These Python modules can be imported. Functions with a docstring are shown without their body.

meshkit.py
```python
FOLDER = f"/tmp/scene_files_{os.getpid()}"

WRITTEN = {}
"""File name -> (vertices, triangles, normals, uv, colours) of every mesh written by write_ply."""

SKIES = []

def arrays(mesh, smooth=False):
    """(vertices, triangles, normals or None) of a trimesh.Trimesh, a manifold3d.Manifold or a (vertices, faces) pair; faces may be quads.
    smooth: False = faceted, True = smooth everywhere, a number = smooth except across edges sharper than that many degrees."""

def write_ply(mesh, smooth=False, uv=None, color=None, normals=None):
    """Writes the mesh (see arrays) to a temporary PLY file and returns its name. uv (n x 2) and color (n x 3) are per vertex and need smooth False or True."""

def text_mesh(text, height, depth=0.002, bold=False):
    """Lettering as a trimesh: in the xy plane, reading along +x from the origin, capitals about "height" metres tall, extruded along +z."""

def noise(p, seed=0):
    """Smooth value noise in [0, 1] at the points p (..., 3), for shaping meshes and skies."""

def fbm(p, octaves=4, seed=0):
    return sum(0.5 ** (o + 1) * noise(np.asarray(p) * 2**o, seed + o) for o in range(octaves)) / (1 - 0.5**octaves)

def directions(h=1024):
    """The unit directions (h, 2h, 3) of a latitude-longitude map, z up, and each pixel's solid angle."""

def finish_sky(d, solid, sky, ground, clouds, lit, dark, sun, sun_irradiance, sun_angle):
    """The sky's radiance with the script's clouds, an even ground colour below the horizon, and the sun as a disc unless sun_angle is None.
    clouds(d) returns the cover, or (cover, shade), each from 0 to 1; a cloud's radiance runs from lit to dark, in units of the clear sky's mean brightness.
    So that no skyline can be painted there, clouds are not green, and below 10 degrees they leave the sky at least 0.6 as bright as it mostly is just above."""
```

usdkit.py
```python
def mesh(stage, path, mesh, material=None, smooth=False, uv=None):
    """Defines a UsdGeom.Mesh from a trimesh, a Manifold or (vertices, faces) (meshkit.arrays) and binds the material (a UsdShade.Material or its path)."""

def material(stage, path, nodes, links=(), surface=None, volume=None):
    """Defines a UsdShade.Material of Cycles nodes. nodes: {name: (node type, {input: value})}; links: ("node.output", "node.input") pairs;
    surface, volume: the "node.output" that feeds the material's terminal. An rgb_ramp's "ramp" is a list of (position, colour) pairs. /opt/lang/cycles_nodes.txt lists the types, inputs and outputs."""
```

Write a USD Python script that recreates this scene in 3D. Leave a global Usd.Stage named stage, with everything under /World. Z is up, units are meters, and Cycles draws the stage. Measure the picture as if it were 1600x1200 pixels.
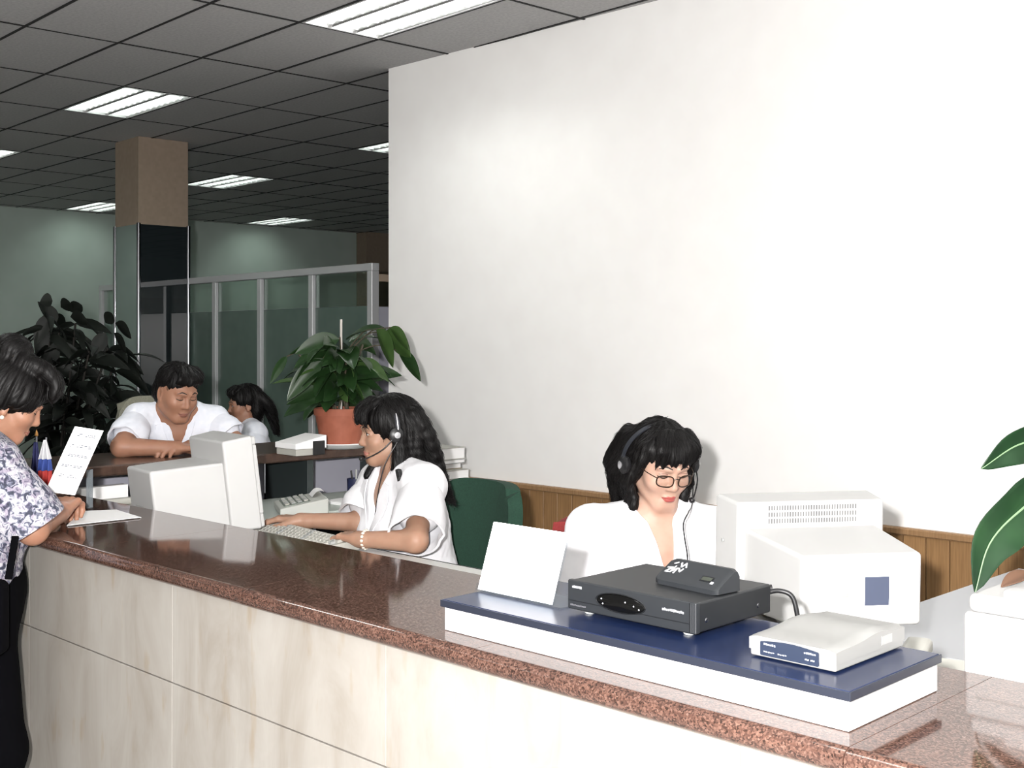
import math, random
import numpy as np
import trimesh
import manifold3d as m3
from scipy.spatial import cKDTree
from scipy.ndimage import map_coordinates
from shapely.geometry import Polygon, Point
from pxr import Usd, UsdGeom, UsdLux, UsdShade, Gf, Sdf, Vt
import usdkit, meshkit

# ------------------------------------------------------------------ stage, camera, lights, exposure
stage = Usd.Stage.CreateInMemory()
UsdGeom.SetStageUpAxis(stage, UsdGeom.Tokens.z)
UsdGeom.SetStageMetersPerUnit(stage, 1.0)
UsdGeom.Xform.Define(stage, '/World')
UsdGeom.Scope.Define(stage, '/World/Looks')

FOCAL, HORIZON, EYE = 1850.0, 535.0, 1.58          # pixels, pixel row of eye level, metres
TH = math.radians(45.4)                             # the counter runs 45.4 degrees off the line of sight
S, C = math.sin(TH), math.cos(TH)
EXPOSURE = 0.0
cam = UsdGeom.Camera.Define(stage, '/World/Camera')
cam.CreateHorizontalApertureAttr(36.0)
cam.CreateVerticalApertureAttr(27.0)
cam.CreateFocalLengthAttr(36.0 * FOCAL / 1600)
cam.CreateVerticalApertureOffsetAttr(-(600 - HORIZON) / 1600 * 36.0)
cam.CreateClippingRangeAttr(Gf.Vec2f(0.05, 200))
cam.CreateExposureAttr(EXPOSURE)
_m = Gf.Matrix4d(1)                                 # rows: right, up, back, eye
_m.SetRow(0, Gf.Vec4d(S, C, 0, 0)); _m.SetRow(1, Gf.Vec4d(0, 0, 1, 0))
_m.SetRow(2, Gf.Vec4d(C, -S, 0, 0)); _m.SetRow(3, Gf.Vec4d(0, 0, EYE, 1))
cam.AddTransformOp().Set(_m)

def cw(X, d):                                       # metres right of / in front of the camera -> world x, y
    return np.array([X * S - d * C, X * C + d * S])
def pt(px, py, d):                                  # surveyed point of the photograph at distance d
    x, y = cw((px - 800) / FOCAL * d, d)
    return np.array([x, y, EYE - (py - HORIZON) / FOCAL * d])
def hd(a, b):                                       # heading: a to the right, b away from the camera
    v = cw(a, b); return np.array([v[0], v[1], 0]) / np.linalg.norm(v)

# the photographer's flash, a small lamp just left of and above the lens
FLASH = 270.0
fl = UsdLux.SphereLight.Define(stage, '/World/CameraFlash')
fl.CreateRadiusAttr(0.03); fl.CreateIntensityAttr(FLASH * 100); fl.CreateColorAttr(Gf.Vec3f(1.0, 0.975, 0.96))
_p = cw(-0.13, -0.06); fl.AddTranslateOp().Set(Gf.Vec3d(_p[0], _p[1], EYE + 0.10))
TUBE, TUBE_FAR = 30.0, 14.0                                          # fluorescent tubes of the ceiling lights (their builder uses this)

# ------------------------------------------------------------------ helpers: names, things, meshes
_used = {}
def numbered(parent, name):
    k = (parent, name); n = _used.get(k, 0); _used[k] = n + 1
    return name if n == 0 else f'{name}_{n:03d}'
def tag(prim, label=None, cat=None, group=None, kind=None):
    for k, v in (('label', label), ('category', cat), ('group', group), ('kind', kind)):
        if v: prim.SetCustomDataByKey(k, v)
def thing(name, label=None, cat=None, loc=(0, 0, 0), rotz=0.0, group=None, kind=None):
    x = UsdGeom.Xform.Define(stage, '/World/' + numbered('/World', name))
    x.AddTranslateOp().Set(Gf.Vec3d(*map(float, loc)))
    if rotz: x.AddRotateZOp().Set(float(math.degrees(rotz)))
    tag(x.GetPrim(), label, cat, group, kind)
    return x.GetPrim()
def path_of(parent): return '/World' if parent is None else str(parent.GetPath())
def obj(name, mesh, material, parent=None, smooth=False, label=None, cat=None, group=None, kind=None, off=None):
    if isinstance(mesh, (list,)): mesh = cat_m(mesh)
    if off is not None:
        mesh = mesh.copy(); mesh.apply_translation(-np.asarray(off, float))
    pp = path_of(parent)
    p = usdkit.mesh(stage, pp + '/' + numbered(pp, name), mesh, material, smooth=smooth).GetPrim()
    tag(p, label, cat, group, kind)
    return p
def dup(prim, loc, rotz=0.0, label=None, group=None):
    was = prim.GetCustomData()
    base = prim.GetName().rstrip('0123456789').rstrip('_') if prim.GetName()[-3:].isdigit() else prim.GetName()
    x = UsdGeom.Xform.Define(stage, '/World/' + numbered('/World', base))
    x.GetPrim().GetReferences().AddInternalReference(prim.GetPath())
    x.ClearXformOpOrder()
    x.AddTranslateOp(opSuffix='place').Set(Gf.Vec3d(*map(float, loc)))
    if rotz: x.AddRotateZOp(opSuffix='turn').Set(float(math.degrees(rotz)))
    tag(x.GetPrim(), label or was.get('label'), was.get('category'), group or was.get('group'))
    x.GetPrim().SetInstanceable(True)
    return x.GetPrim()

def cat_m(ms): return trimesh.util.concatenate([m for m in ms if m is not None])
def mf(man):
    m = man.to_mesh(); return trimesh.Trimesh(np.array(m.vert_properties[:, :3]), np.array(m.tri_verts), process=False)
def hull(p): return mf(m3.Manifold.hull_points(np.asarray(p, float)))
def box(x0, x1, y0, y1, z0, z1, b=0.0):             # a chamfered box
    x0, x1 = sorted((x0, x1)); y0, y1 = sorted((y0, y1)); z0, z1 = sorted((z0, z1))
    b = min(b, .49 * (x1 - x0), .49 * (y1 - y0), .49 * (z1 - z0))
    if b <= 0:
        m = trimesh.creation.box((x1 - x0, y1 - y0, z1 - z0)); m.apply_translation(((x0 + x1) / 2, (y0 + y1) / 2, (z0 + z1) / 2)); return m
    p = []
    for x, sx in ((x0, 1), (x1, -1)):
        for y, sy in ((y0, 1), (y1, -1)):
            for z, sz in ((z0, 1), (z1, -1)):
                p += [(x, y + sy * b, z + sz * b), (x + sx * b, y, z + sz * b), (x + sx * b, y + sy * b, z)]
    return hull(p)
def rbox(x0, x1, y0, y1, z0, z1, r, n=8):           # box with well rounded edges
    s = m3.Manifold.sphere(r, n * 2); q = []
    for x in (x0 + r, x1 - r):
        for y in (y0 + r, y1 - r):
            for z in (z0 + r, z1 - r): q.append(s.translate((x, y, z)))
    return mf(m3.Manifold.batch_hull(q))
def tube(pts, r, sides=10, caps=True):
    p = np.asarray(pts, float); n = len(p); r = np.broadcast_to(np.asarray(r, float), (n,))
    t = np.gradient(p, axis=0); t /= np.linalg.norm(t, axis=1, keepdims=True) + 1e-12
    u = np.zeros_like(p); a = np.array([0, 0, 1.0]) if abs(t[0, 2]) < .9 else np.array([1.0, 0, 0])
    for i in range(n):
        a = a - t[i] * (a @ t[i]); a /= np.linalg.norm(a) + 1e-12; u[i] = a
    w = np.cross(t, u); an = np.arange(sides) * 2 * np.pi / sides
    v = p[:, None] + r[:, None, None] * (np.cos(an)[None, :, None] * u[:, None] + np.sin(an)[None, :, None] * w[:, None])
    v = v.reshape(-1, 3); f = []
    for i in range(n - 1):
        for j in range(sides):
            k = (j + 1) % sides
            f += [(i * sides + j, i * sides + k, (i + 1) * sides + k), (i * sides + j, (i + 1) * sides + k, (i + 1) * sides + j)]
    if caps:
        v = np.vstack([v, p[:1], p[-1:]]); a0, b0 = len(v) - 2, len(v) - 1
        for j in range(sides):
            k = (j + 1) % sides
            f += [(a0, k, j), (b0, (n - 1) * sides + j, (n - 1) * sides + k)]
    return trimesh.Trimesh(v, np.array(f), process=False)
def spline(pts, n=24):                              # Catmull-Rom through the points
    p = np.asarray(pts, float); q = np.vstack([2 * p[0] - p[1], p, 2 * p[-1] - p[-2]]); out = []
    m = len(p) - 1; per = max(2, n // m)
    for i in range(m):
        a, b, c, d = q[i:i + 4]
        for t in np.linspace(0, 1, per, endpoint=False):
            out.append(.5 * (2 * b + (c - a) * t + (2 * a - 5 * b + 4 * c - d) * t * t + (3 * b - a - 3 * c + d) * t ** 3))
    out.append(p[-1]); return np.array(out)
def lathe(prof, sides=32):                          # (radius, height) pairs about z
    p = np.asarray(prof, float); an = np.arange(sides) * 2 * np.pi / sides; n = len(p)
    v = np.stack([p[:, None, 0] * np.cos(an), p[:, None, 0] * np.sin(an), np.repeat(p[:, 1:2], sides, 1)], -1).reshape(-1, 3); f = []
    for i in range(n - 1):
        for j in range(sides):
            k = (j + 1) % sides
            f += [(i * sides + j, i * sides + k, (i + 1) * sides + k), (i * sides + j, (i + 1) * sides + k, (i + 1) * sides + j)]
    return trimesh.Trimesh(v, np.array(f), process=False)
def extrude(poly, h, z0=0.0):                       # polygon in xy, up by h
    m = trimesh.creation.extrude_polygon(Polygon(poly) if not isinstance(poly, Polygon) else poly, h, engine='earcut'); m.apply_translation((0, 0, z0)); return m
def rot(axis, ang):
    return trimesh.transformations.rotation_matrix(ang, axis)
def tf(m, M=None, t=None):
    m = cat_m(m) if isinstance(m, list) else m.copy()
    if M is not None: m.apply_transform(M)
    if t is not None: m.apply_translation(t)
    return m
def sheet(P, thick):                                # P (n, m, 3) surface grid, given thickness along its normals
    P = np.asarray(P, float); n, m = P.shape[:2]
    du = np.gradient(P, axis=0); dv = np.gradient(P, axis=1); N = np.cross(du, dv); N /= np.linalg.norm(N, axis=2, keepdims=True) + 1e-12
    A, B = (P + N * thick / 2).reshape(-1, 3), (P - N * thick / 2).reshape(-1, 3); o = n * m; f = []
    i, j = np.meshgrid(np.arange(n - 1), np.arange(m - 1), indexing='ij'); a = (i * m + j).ravel(); b, c, d = a + m, a + m + 1, a + 1
    f = [np.stack([a, b, c], 1), np.stack([a, c, d], 1), np.stack([a, c, b], 1) + o, np.stack([a, d, c], 1) + o]
    edge = [k * m for k in range(n)] + [(n - 1) * m + k for k in range(1, m)] + [k * m + m - 1 for k in range(n - 2, -1, -1)] + [k for k in range(m - 2, 0, -1)]
    e = np.array(edge); e2 = np.roll(e, -1)
    f += [np.stack([e, e + o, e2 + o], 1), np.stack([e, e2 + o, e2], 1)]
    return trimesh.Trimesh(np.vstack([A, B]), np.vstack(f), process=False)

# ------------------------------------------------------------------ materials
def lin(r, g, b):
    return tuple(((c / 255) / 12.92 if c / 255 <= .04045 else ((c / 255 + .055) / 1.055) ** 2.4) for c in (r, g, b))
_mats = {}
def plain(name, col, rough=.5, **kw):
    if name not in _mats:
        d = {'base_color': col, 'roughness': rough}; d.update(kw)
        _mats[name] = usdkit.material(stage, '/World/Looks/' + name, {'p': ('principled_bsdf', d)}, surface='p.BSDF')
    return _mats[name]
def mottled(name, c0, c1, scale, rough=.5, stretch=(1, 1, 1), bump=0.0, detail=4, lo=.3, hi=.7, **kw):
    if name in _mats: return _mats[name]
    d = {'roughness': rough}; d.update(kw)
    nodes = {'t': ('texture_coordinate', {}), 'm': ('mapping', {'scale': stretch}), 'n': ('noise_texture', {'scale': scale, 'detail': detail}),
             'r': ('rgb_ramp', {'ramp': [(lo, c0), (hi, c1)]}), 'p': ('principled_bsdf', d)}
    links = [('t.object', 'm.vector'), ('m.vector', 'n.vector'), ('n.fac', 'r.fac'), ('r.color', 'p.base_color')]
    if bump:
        nodes['b'] = ('bump', {'strength': bump, 'distance': .01}); links += [('n.fac', 'b.height'), ('b.normal', 'p.normal')]
    _mats[name] = usdkit.material(stage, '/World/Looks/' + name, nodes, links, surface='p.BSDF'); return _mats[name]
def emit(name, col, strength):
    _mats[name] = usdkit.material(stage, '/World/Looks/' + name, {'e': ('emission', {'color': col, 'strength': strength})}, surface='e.emission'); return _mats[name]

M_tile = mottled('ceiling_tile', (.35, .345, .345), (.43, .425, .42), 60, .9, bump=.15)
M_plenum = plain('plenum_black', (.02, .02, .02), .9)
M_tee = plain('ceiling_tee', (.012, .012, .012), .8)
M_wall = mottled('white_emulsion', (.86, .85, .835), (.885, .88, .865), 6, .8, bump=.03)
M_farwall = mottled('pale_green_wall', (.44, .52, .47), (.49, .57, .52), 3, .8)
M_floor = mottled('terrazzo_floor', (.28, .28, .27), (.40, .39, .38), 90, .25)
M_beige = mottled('beige_plaster', (.27, .21, .155), (.31, .24, .18), 25, .85)
M_alu = plain('aluminium_profile', (.55, .56, .57), .45, metallic=.35)
M_steel = plain('polished_steel_strip', (.30, .31, .33), .12, metallic=1.0)
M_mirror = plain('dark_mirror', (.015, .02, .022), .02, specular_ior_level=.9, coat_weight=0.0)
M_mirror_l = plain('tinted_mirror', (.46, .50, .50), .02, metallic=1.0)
M_greenpanel = mottled('green_film', (.075, .115, .098), (.095, .14, .118), 8, .35)
M_black = plain('black_plastic', (.008, .008, .009), .4)
M_white_plastic = plain('white_plastic', (.44, .44, .435), .45)
M_cream_plastic = plain('cream_plastic', (.38, .375, .34), .5)
M_grey_plastic = plain('grey_plastic', (.30, .31, .30), .5)
M_paper = plain('white_paper', (.80, .80, .80), .8)
M_ink = plain('print_ink', (.10, .10, .12), .8)
M_paleink = plain('pale_print_ink', (.62, .63, .66), .8)
M_lamp_metal = plain('lamp_reflector', (.80, .80, .80), .3, metallic=.6)
M_lamp_white = plain('lamp_housing', (.5, .5, .5), .6)
M_tube = emit('fluorescent_tube', (.97, 1.0, .96), TUBE)
M_tube_far = emit('fluorescent_tube_old', (.88, 1.0, .92), TUBE_FAR)
M_daylight = emit('daylit_window', (.75, .85, 1.0), 1.2)
def glass_pane(name, tint=(.9, .95, .92)):
    _mats[name] = usdkit.material(stage, '/World/Looks/' + name, {'t': ('transparent_bsdf', {'color': tint}), 'g': ('glossy_bsdf', {'color': (.9, .9, .9), 'roughness': .01}),
        'f': ('layer_weight', {'blend': .5}), 'r': ('rgb_ramp', {'ramp': [(0, (.02, .02, .02)), (.5, (.035, .035, .035)), (.8, (.12, .12, .12)), (1, (.7, .7, .7))]}), 'x': ('mix_closure', {})},
        [('f.facing', 'r.fac'), ('r.color', 'x.fac'), ('t.BSDF', 'x.closure1'), ('g.BSDF', 'x.closure2')], surface='x.closure')
    return _mats[name]
M_pane = glass_pane('clear_glass')
M_acrylic = glass_pane('clear_acrylic', (.93, .95, .97))
# red-brown polished granite: coarse crystals of three tones
_mats['granite'] = M_granite = usdkit.material(stage, '/World/Looks/granite', {
    't': ('texture_coordinate', {}), 'v': ('voronoi_texture', {'scale': 360.0, 'randomness': 1.0}), 'n': ('noise_texture', {'scale': 120.0, 'detail': 5}), 'l': ('noise_texture', {'scale': 5.0, 'detail': 3}),
    's': ('separate_color', {}), 'a': ('math', {'math_type': 'multiply_add', 'value2': .55, 'value3': .0}), 'b': ('math', {'math_type': 'multiply_add', 'value2': .45}),
    'r': ('rgb_ramp', {'ramp': [(.18, (.022, .013, .010)), (.36, (.050, .027, .021)), (.52, (.080, .042, .032)), (.72, (.118, .066, .050)), (.9, (.15, .10, .082))]}),
    'r2': ('rgb_ramp', {'ramp': [(.3, (.8, .8, .8)), (.7, (1.1, 1.08, 1.05))]}), 'x': ('mix_color', {'blend_type': 'multiply', 'fac': 1.0}),
    'p': ('principled_bsdf', {'roughness': .06, 'specular_ior_level': .5})},
    [('t.object', 'v.vector'), ('t.object', 'n.vector'), ('t.object', 'l.vector'), ('v.color', 's.color'), ('s.r', 'a.value1'), ('n.fac', 'b.value1'), ('a.value', 'b.value3'), ('b.value', 'r.fac'), ('l.fac', 'r2.fac'), ('r.color', 'x.a'), ('r2.color', 'x.b'), ('x.result', 'p.base_color')], surface='p.BSDF')
# cream marble of the counter front: vertical clouds, few rusty veins
_mats['marble'] = M_marble = usdkit.material(stage, '/World/Looks/marble', {
    't': ('texture_coordinate', {}), 'm': ('mapping', {'scale': (5.0, 5.0, 1.6)}), 'n': ('noise_texture', {'scale': 1.6, 'detail': 7, 'roughness': .62, 'distortion': .8}),
    'm2': ('mapping', {'scale': (14.0, 14.0, 3.5)}), 'n2': ('noise_texture', {'scale': 1.3, 'detail': 5}),
    'r': ('rgb_ramp', {'ramp': [(.25, (.225, .20, .17)), (.45, (.275, .255, .228)), (.62, (.305, .288, .262)), (.8, (.325, .312, .29))]}),
    'r2': ('rgb_ramp', {'ramp': [(.0, (.72, .56, .38)), (.30, (.9, .8, .68)), (.40, (1, 1, 1)), (1, (1, 1, 1))]}), 'x': ('mix_color', {'blend_type': 'multiply', 'fac': .8}),
    'p': ('principled_bsdf', {'roughness': .3})},
    [('t.object', 'm.vector'), ('m.vector', 'n.vector'), ('t.object', 'm2.vector'), ('m2.vector', 'n2.vector'), ('n.fac', 'r.fac'), ('n2.fac', 'r2.fac'), ('r.color', 'x.a'), ('r2.color', 'x.b'), ('x.result', 'p.base_color')], surface='p.BSDF')
def wood(name, c0, c1, rough=.4):
    return mottled(name, c0, c1, 9, rough, stretch=(14, 14, .7), detail=6, lo=.3, hi=.72)
M_oak = [wood('oak_board_' + k, tuple(np.array((.21, .115, .048)) * s), tuple(np.array((.32, .185, .082)) * s)) for k, s in (('mid', 1.0), ('dark', .86), ('light', 1.1))]
M_oakcap = wood('oak_cap', (.23, .13, .06), (.33, .2, .1))
M_worktop2 = mottled('brown_worktop', (.045, .025, .018), (.075, .042, .03), 40, .25)
M_desk = plain('grey_white_desk', (.52, .52, .50), .45)
M_lilac = plain('lilac_panel', (.36, .36, .42), .6)
M_blue = plain('blue_laminate', (.007, .014, .046), .24)
M_blueedge = plain('blue_edge_band', (.014, .017, .028), .4)
M_whitelam = plain('white_laminate', (.5, .5, .5), .5)

# ------------------------------------------------------------------ the room
GA = math.radians(-2.7)                             # the hall's grid stands 2.7 degrees off the counter
def grid(t, D):                                     # t along the hall to the left, D across -> world x, y
    c, s = math.cos(GA), math.sin(GA); return np.array([-t * c - D * s, -t * s + D * c])
CEIL = 3.20
obj('floor', box(-17, 4.2, -5.2, 13, -.12, 0), M_floor, kind='structure', label='pale speckled hall floor', cat='floor')
wl = thing('wall_right', 'long bare white wall behind the reception desks', 'wall', kind='structure')
obj('plaster', box(-5.445, 4.0, 4.48, 4.66, 0, CEIL + .02), M_wall, wl)
wf = thing('wall_far', 'pale green wall at the far end of the hall', 'wall', rotz=GA, kind='structure')
obj('plaster', box(-14.6, -14.45, -6, 10.3, 0, CEIL), M_farwall, wf)
obj('pilaster', box(-14.45, -14.2, 10.2, 10.85, 0, CEIL), M_beige, wf)
obj('plaster', box(-14.6, -14.45, 10.85, 12.3, 0, 2.2), M_farwall, wf)
obj('lintel', box(-14.6, -14.45, 10.85, 12.3, 3.0, CEIL), M_farwall, wf)
wn = thing('window_1', 'bright daylit window strip at the far end of the hall', 'window', rotz=GA, kind='structure')
obj('frame', [box(-14.56, -14.5, 10.85, 12.2, 2.2, 2.26), box(-14.56, -14.5, 10.85, 12.2, 2.94, 3.0), box(-14.56, -14.5, 11.5, 11.55, 2.2, 3.0)], M_alu, wn)
obj('pane', box(-14.59, -14.57, 10.85, 12.2, 2.2, 3.0), M_daylight, wn)
obj('wall_back', box(-17, 4.2, -5.2, -5.0, 0, CEIL), M_wall, kind='structure', label='white wall behind the photographer', cat='wall')
obj('wall_left', box(-17, -16.4, -5.0, 13, 0, CEIL), M_farwall, kind='structure', label='pale green end wall left of the hall', cat='wall')
obj('wall_end', box(4.0, 4.2, -5.0, 13, 0, CEIL), M_wall, kind='structure', label='white end wall right of the hall', cat='wall')
obj('wall_side', box(-17, 4.2, 12.4, 12.6, 0, CEIL), M_farwall, kind='structure', label='pale green side wall beyond the partition', cat='wall')

# ceiling: lay-in tiles 0.5 x 1.0 m, each its own piece, hung in dark tees below a black plenum
ce = thing('ceiling', 'grey lay-in tile ceiling with dark joints', 'ceiling', loc=(0, 0, 0), rotz=GA, kind='structure')
D0, T0, DP, TP = 3.27 - .495 * 12, 5.13 - 1.015 * 9, .495, 1.015
LAMPS = {}                                          # (column, row) of the tiles that hold lights
for i in (2, 7, 12, 17, 22):
    for j in (2, 5, 8, 11, 14, 17):
        if not (i == 22 and j < 15): LAMPS[(i, j)] = 1
obj('plenum', box(-18, 4.4, -6, 14, CEIL + .14, CEIL + .2), M_plenum, ce)
far_tiles = []; n_t = 0
rr = random.Random(4)
for i in range(0, 30):
    for j in range(0, 19):
        if (i, j) in LAMPS: continue
        d0, t0 = D0 + i * DP, T0 + j * TP
        g = .007; dz = rr.uniform(-.0015, .0015)
        b = box(-t0 - TP + g, -t0 - g, d0 + g, d0 + DP - g, CEIL + dz, CEIL + .018 + dz, .0008)
        x, y = (d0 * .735 - (t0 + .5) * .678), ((t0 + .5) * .735 + d0 * .678)
        seen = y > 3 and abs(x / y) < .52 and (1.62 / y * FOCAL) < 640 and not (t0 < 5.0 and d0 > 4.4) and d0 < 10.5
        if seen and n_t < 290:
            obj('ceiling_tile', b, M_tile, ce); n_t += 1
        else: far_tiles.append(b)
obj('tile_field', far_tiles, M_tile, ce, kind='stuff')
for j in range(20):
    t0 = T0 + j * TP; obj('tee_bar', box(-t0 - .007, -t0 + .007, -6, 12.2, CEIL - .003, CEIL + .02), M_tee, ce)
for i in range(31):
    d0 = D0 + i * DP; obj('tee_bar', box(-16, 4.0, d0 - .007, d0 + .007, CEIL - .0035, CEIL + .0195), M_tee, ce)

# lights: three-tube troffers with cross louvres
def make_light(label, loc, rotz, M_t):
    t = thing('ceiling_light', label, 'ceiling light', loc, rotz, 'louvred fluorescent ceiling lights')
    L, W = TP - .016, DP - .016                     # along x, along y
    hs = [box(-L / 2, L / 2, -W / 2, -W / 2 + .012, -.004, .10), box(-L / 2, L / 2, W / 2 - .012, W / 2, -.004, .10), box(-L / 2, -L / 2 + .012, -W / 2, W / 2, -.004, .10), box(L / 2 - .012, L / 2, -W / 2, W / 2, -.004, .10), box(-L / 2, L / 2, -W / 2, W / 2, .10, .108)]
    obj('housing', hs, M_lamp_white, t)
    for k in (-1, 0, 1):
        yc = k * W / 3.05; w = W / 3.05 / 2 - .012
        prof = [(yc + w * math.sin(a), .085 - .08 * (1 - math.cos(a)) ** .8 if False else .09 - .088 * abs(math.sin(a)) ** 1.6) for a in np.linspace(-math.pi / 2, math.pi / 2, 9)]
        P = np.array([[(x, y, z) for y, z in prof] for x in (-L / 2 + .014, L / 2 - .014)])
        obj('reflector', sheet(P, .002), M_lamp_metal, t, smooth=True)
        obj('tube', tube([(-L / 2 + .03, yc, .055), (0, yc, .055), (L / 2 - .03, yc, .055)], .013, 8), M_t, t, smooth=40)
        bl = []
        for x in np.linspace(-L / 2 + .06, L / 2 - .06, 11):
            q = [(y, z) for y, z in prof]; top = [(yc + w * .8, .034), (yc - w * .8, .034)]
            pl = Polygon([(yc - w, .002), (yc + w, .002), (yc + w * .93, .034), (yc - w * .93, .034)])
            m = trimesh.creation.extrude_polygon(pl, .002, engine='earcut'); m.apply_transform(np.array([[0, 0, 1, x], [1, 0, 0, 0], [0, 1, 0, 0], [0, 0, 0, 1.0]])); bl.append(m)
        [obj('louvre_blade', m_, M_lamp_metal, t) for m_ in bl]
    return t
first = {}
WHERE = {(12, 8): 'large louvred fluorescent light nearest the white wall, at the top edge of the picture', (12, 11): 'louvred fluorescent light in the ceiling left of centre, before the beige column',
         (12, 14): 'half seen fluorescent light at the left edge of the ceiling', (17, 14): 'small louvred ceiling light just right of the beige column top', (17, 17): 'ceiling light partly hidden by the left side of the beige column',
         (22, 17): 'farthest ceiling light, low above the glass partition', (17, 11): 'ceiling light cut off by the edge of the white wall'}
for (i, j) in LAMPS:
    t0, d0 = T0 + (j + .5) * TP, D0 + (i + .5) * DP
    if d0 > 4.2 and t0 < 5.5: continue
    x, y = grid(t0, d0)
    kind = 0 if j <= 8 and i <= 12 else 1           # brighter, newer tubes over the counter; older ones down the hall
    lab = WHERE.get((i, j), 'louvred fluorescent ceiling light over the hall, outside the picture')
    if kind not in first: first[kind] = make_light(lab, (x, y, CEIL), GA, M_tube_far if kind else M_tube)
    else: dup(first[kind], (x, y, CEIL), GA, lab)

_base = {}
def at_thing(name, label, cat, base, group=None, kind=None):      # a thing whose parts are given in world coordinates
    t = thing(name, label, cat, base, group=group, kind=kind); _base[str(t.GetPath())] = np.asarray(base, float); return t
def part(t, name, mesh, mat, smooth=False, label=None, sub=None, kind=None):
    return obj(name, mesh, mat, sub or t, smooth=smooth, label=label, kind=kind, off=_base[str(t.GetPath())])

# wainscot of upright boards along the white wall
wt = at_thing('trim_1', 'brown wooden wainscot of upright boards along the white wall', 'wainscot', (-2, 4.47, 0), kind='structure')
rr = random.Random(11); x = -5.44
while x < 3.9:
    w = .098 + rr.uniform(-.004, .004)
    part(wt, 'board', box(x + .0015, x + w - .0015, 4.462 - rr.uniform(0, .0015), 4.479, .08, .812, .002), M_oak[rr.choice((0, 0, 0, 1, 2))]); x += w
part(wt, 'cap_rail', box(-5.445, 3.95, 4.445, 4.48, .812, .842, .006), M_oakcap)
part(wt, 'backing', box(-5.44, 3.95, 4.474, 4.48, 0, .812), plain('groove_dark', (.05, .03, .015), .9))
part(wt, 'skirting', box(-5.44, 3.95, 4.455, 4.48, 0, .08, .004), M_oakcap)

# ------------------------------------------------------------------ reception counter
TOPZ = 1.05
rc = at_thing('reception_counter', 'reception counter faced with cream marble slabs', 'counter', (-2.0, 1.65, 0))
xs = [-4.62] + [-1.745 - .793 * k for k in range(3, -4, -1)]
rr = random.Random(3)
for a, b in zip(xs[:-1], xs[1:]):
    for z0, z1 in ((.10, .273), (.276, .7735), (.7765, 1.009)):
        part(rc, 'marble_slab', box(a + .0004, b - .0004, 1.43 - rr.uniform(0, .0012), 1.452, z0, z1, .0006), M_marble)
part(rc, 'plinth', box(-4.6, .62, 1.47, 1.82, 0, .10), M_black)
part(rc, 'carcass', box(-4.62, .62, 1.452, 1.84, .10, 1.009), plain('counter_carcass', (.25, .22, .19), .7))
gw = at_thing('granite_worktop', 'polished red-brown granite worktop on the reception counter', 'worktop', (-2.0, 1.63, TOPZ))
gx = [-4.64, -4.38, -3.66, -2.94, -2.205, -1.485, -.775, -.06, .64]
def bullnose(x0, x1):
    pr = [(1.871, 1.012), (1.871, 1.05)] + [(1.418 + .019 * math.cos(a), 1.031 + .019 * math.sin(a)) for a in np.linspace(math.pi / 2, 3 * math.pi / 2, 11)]
    m = trimesh.creation.extrude_polygon(Polygon(pr), x1 - x0, engine='earcut')
    m.apply_transform(np.array([[0, 0, 1, x0], [1, 0, 0, 0], [0, 1, 0, 0], [0, 0, 0, 1.0]])); return m
for a, b in zip(gx[:-1], gx[1:]):
    part(gw, 'granite_slab', bullnose(a + .0006, b - .0006), M_granite, smooth=30)

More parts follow.
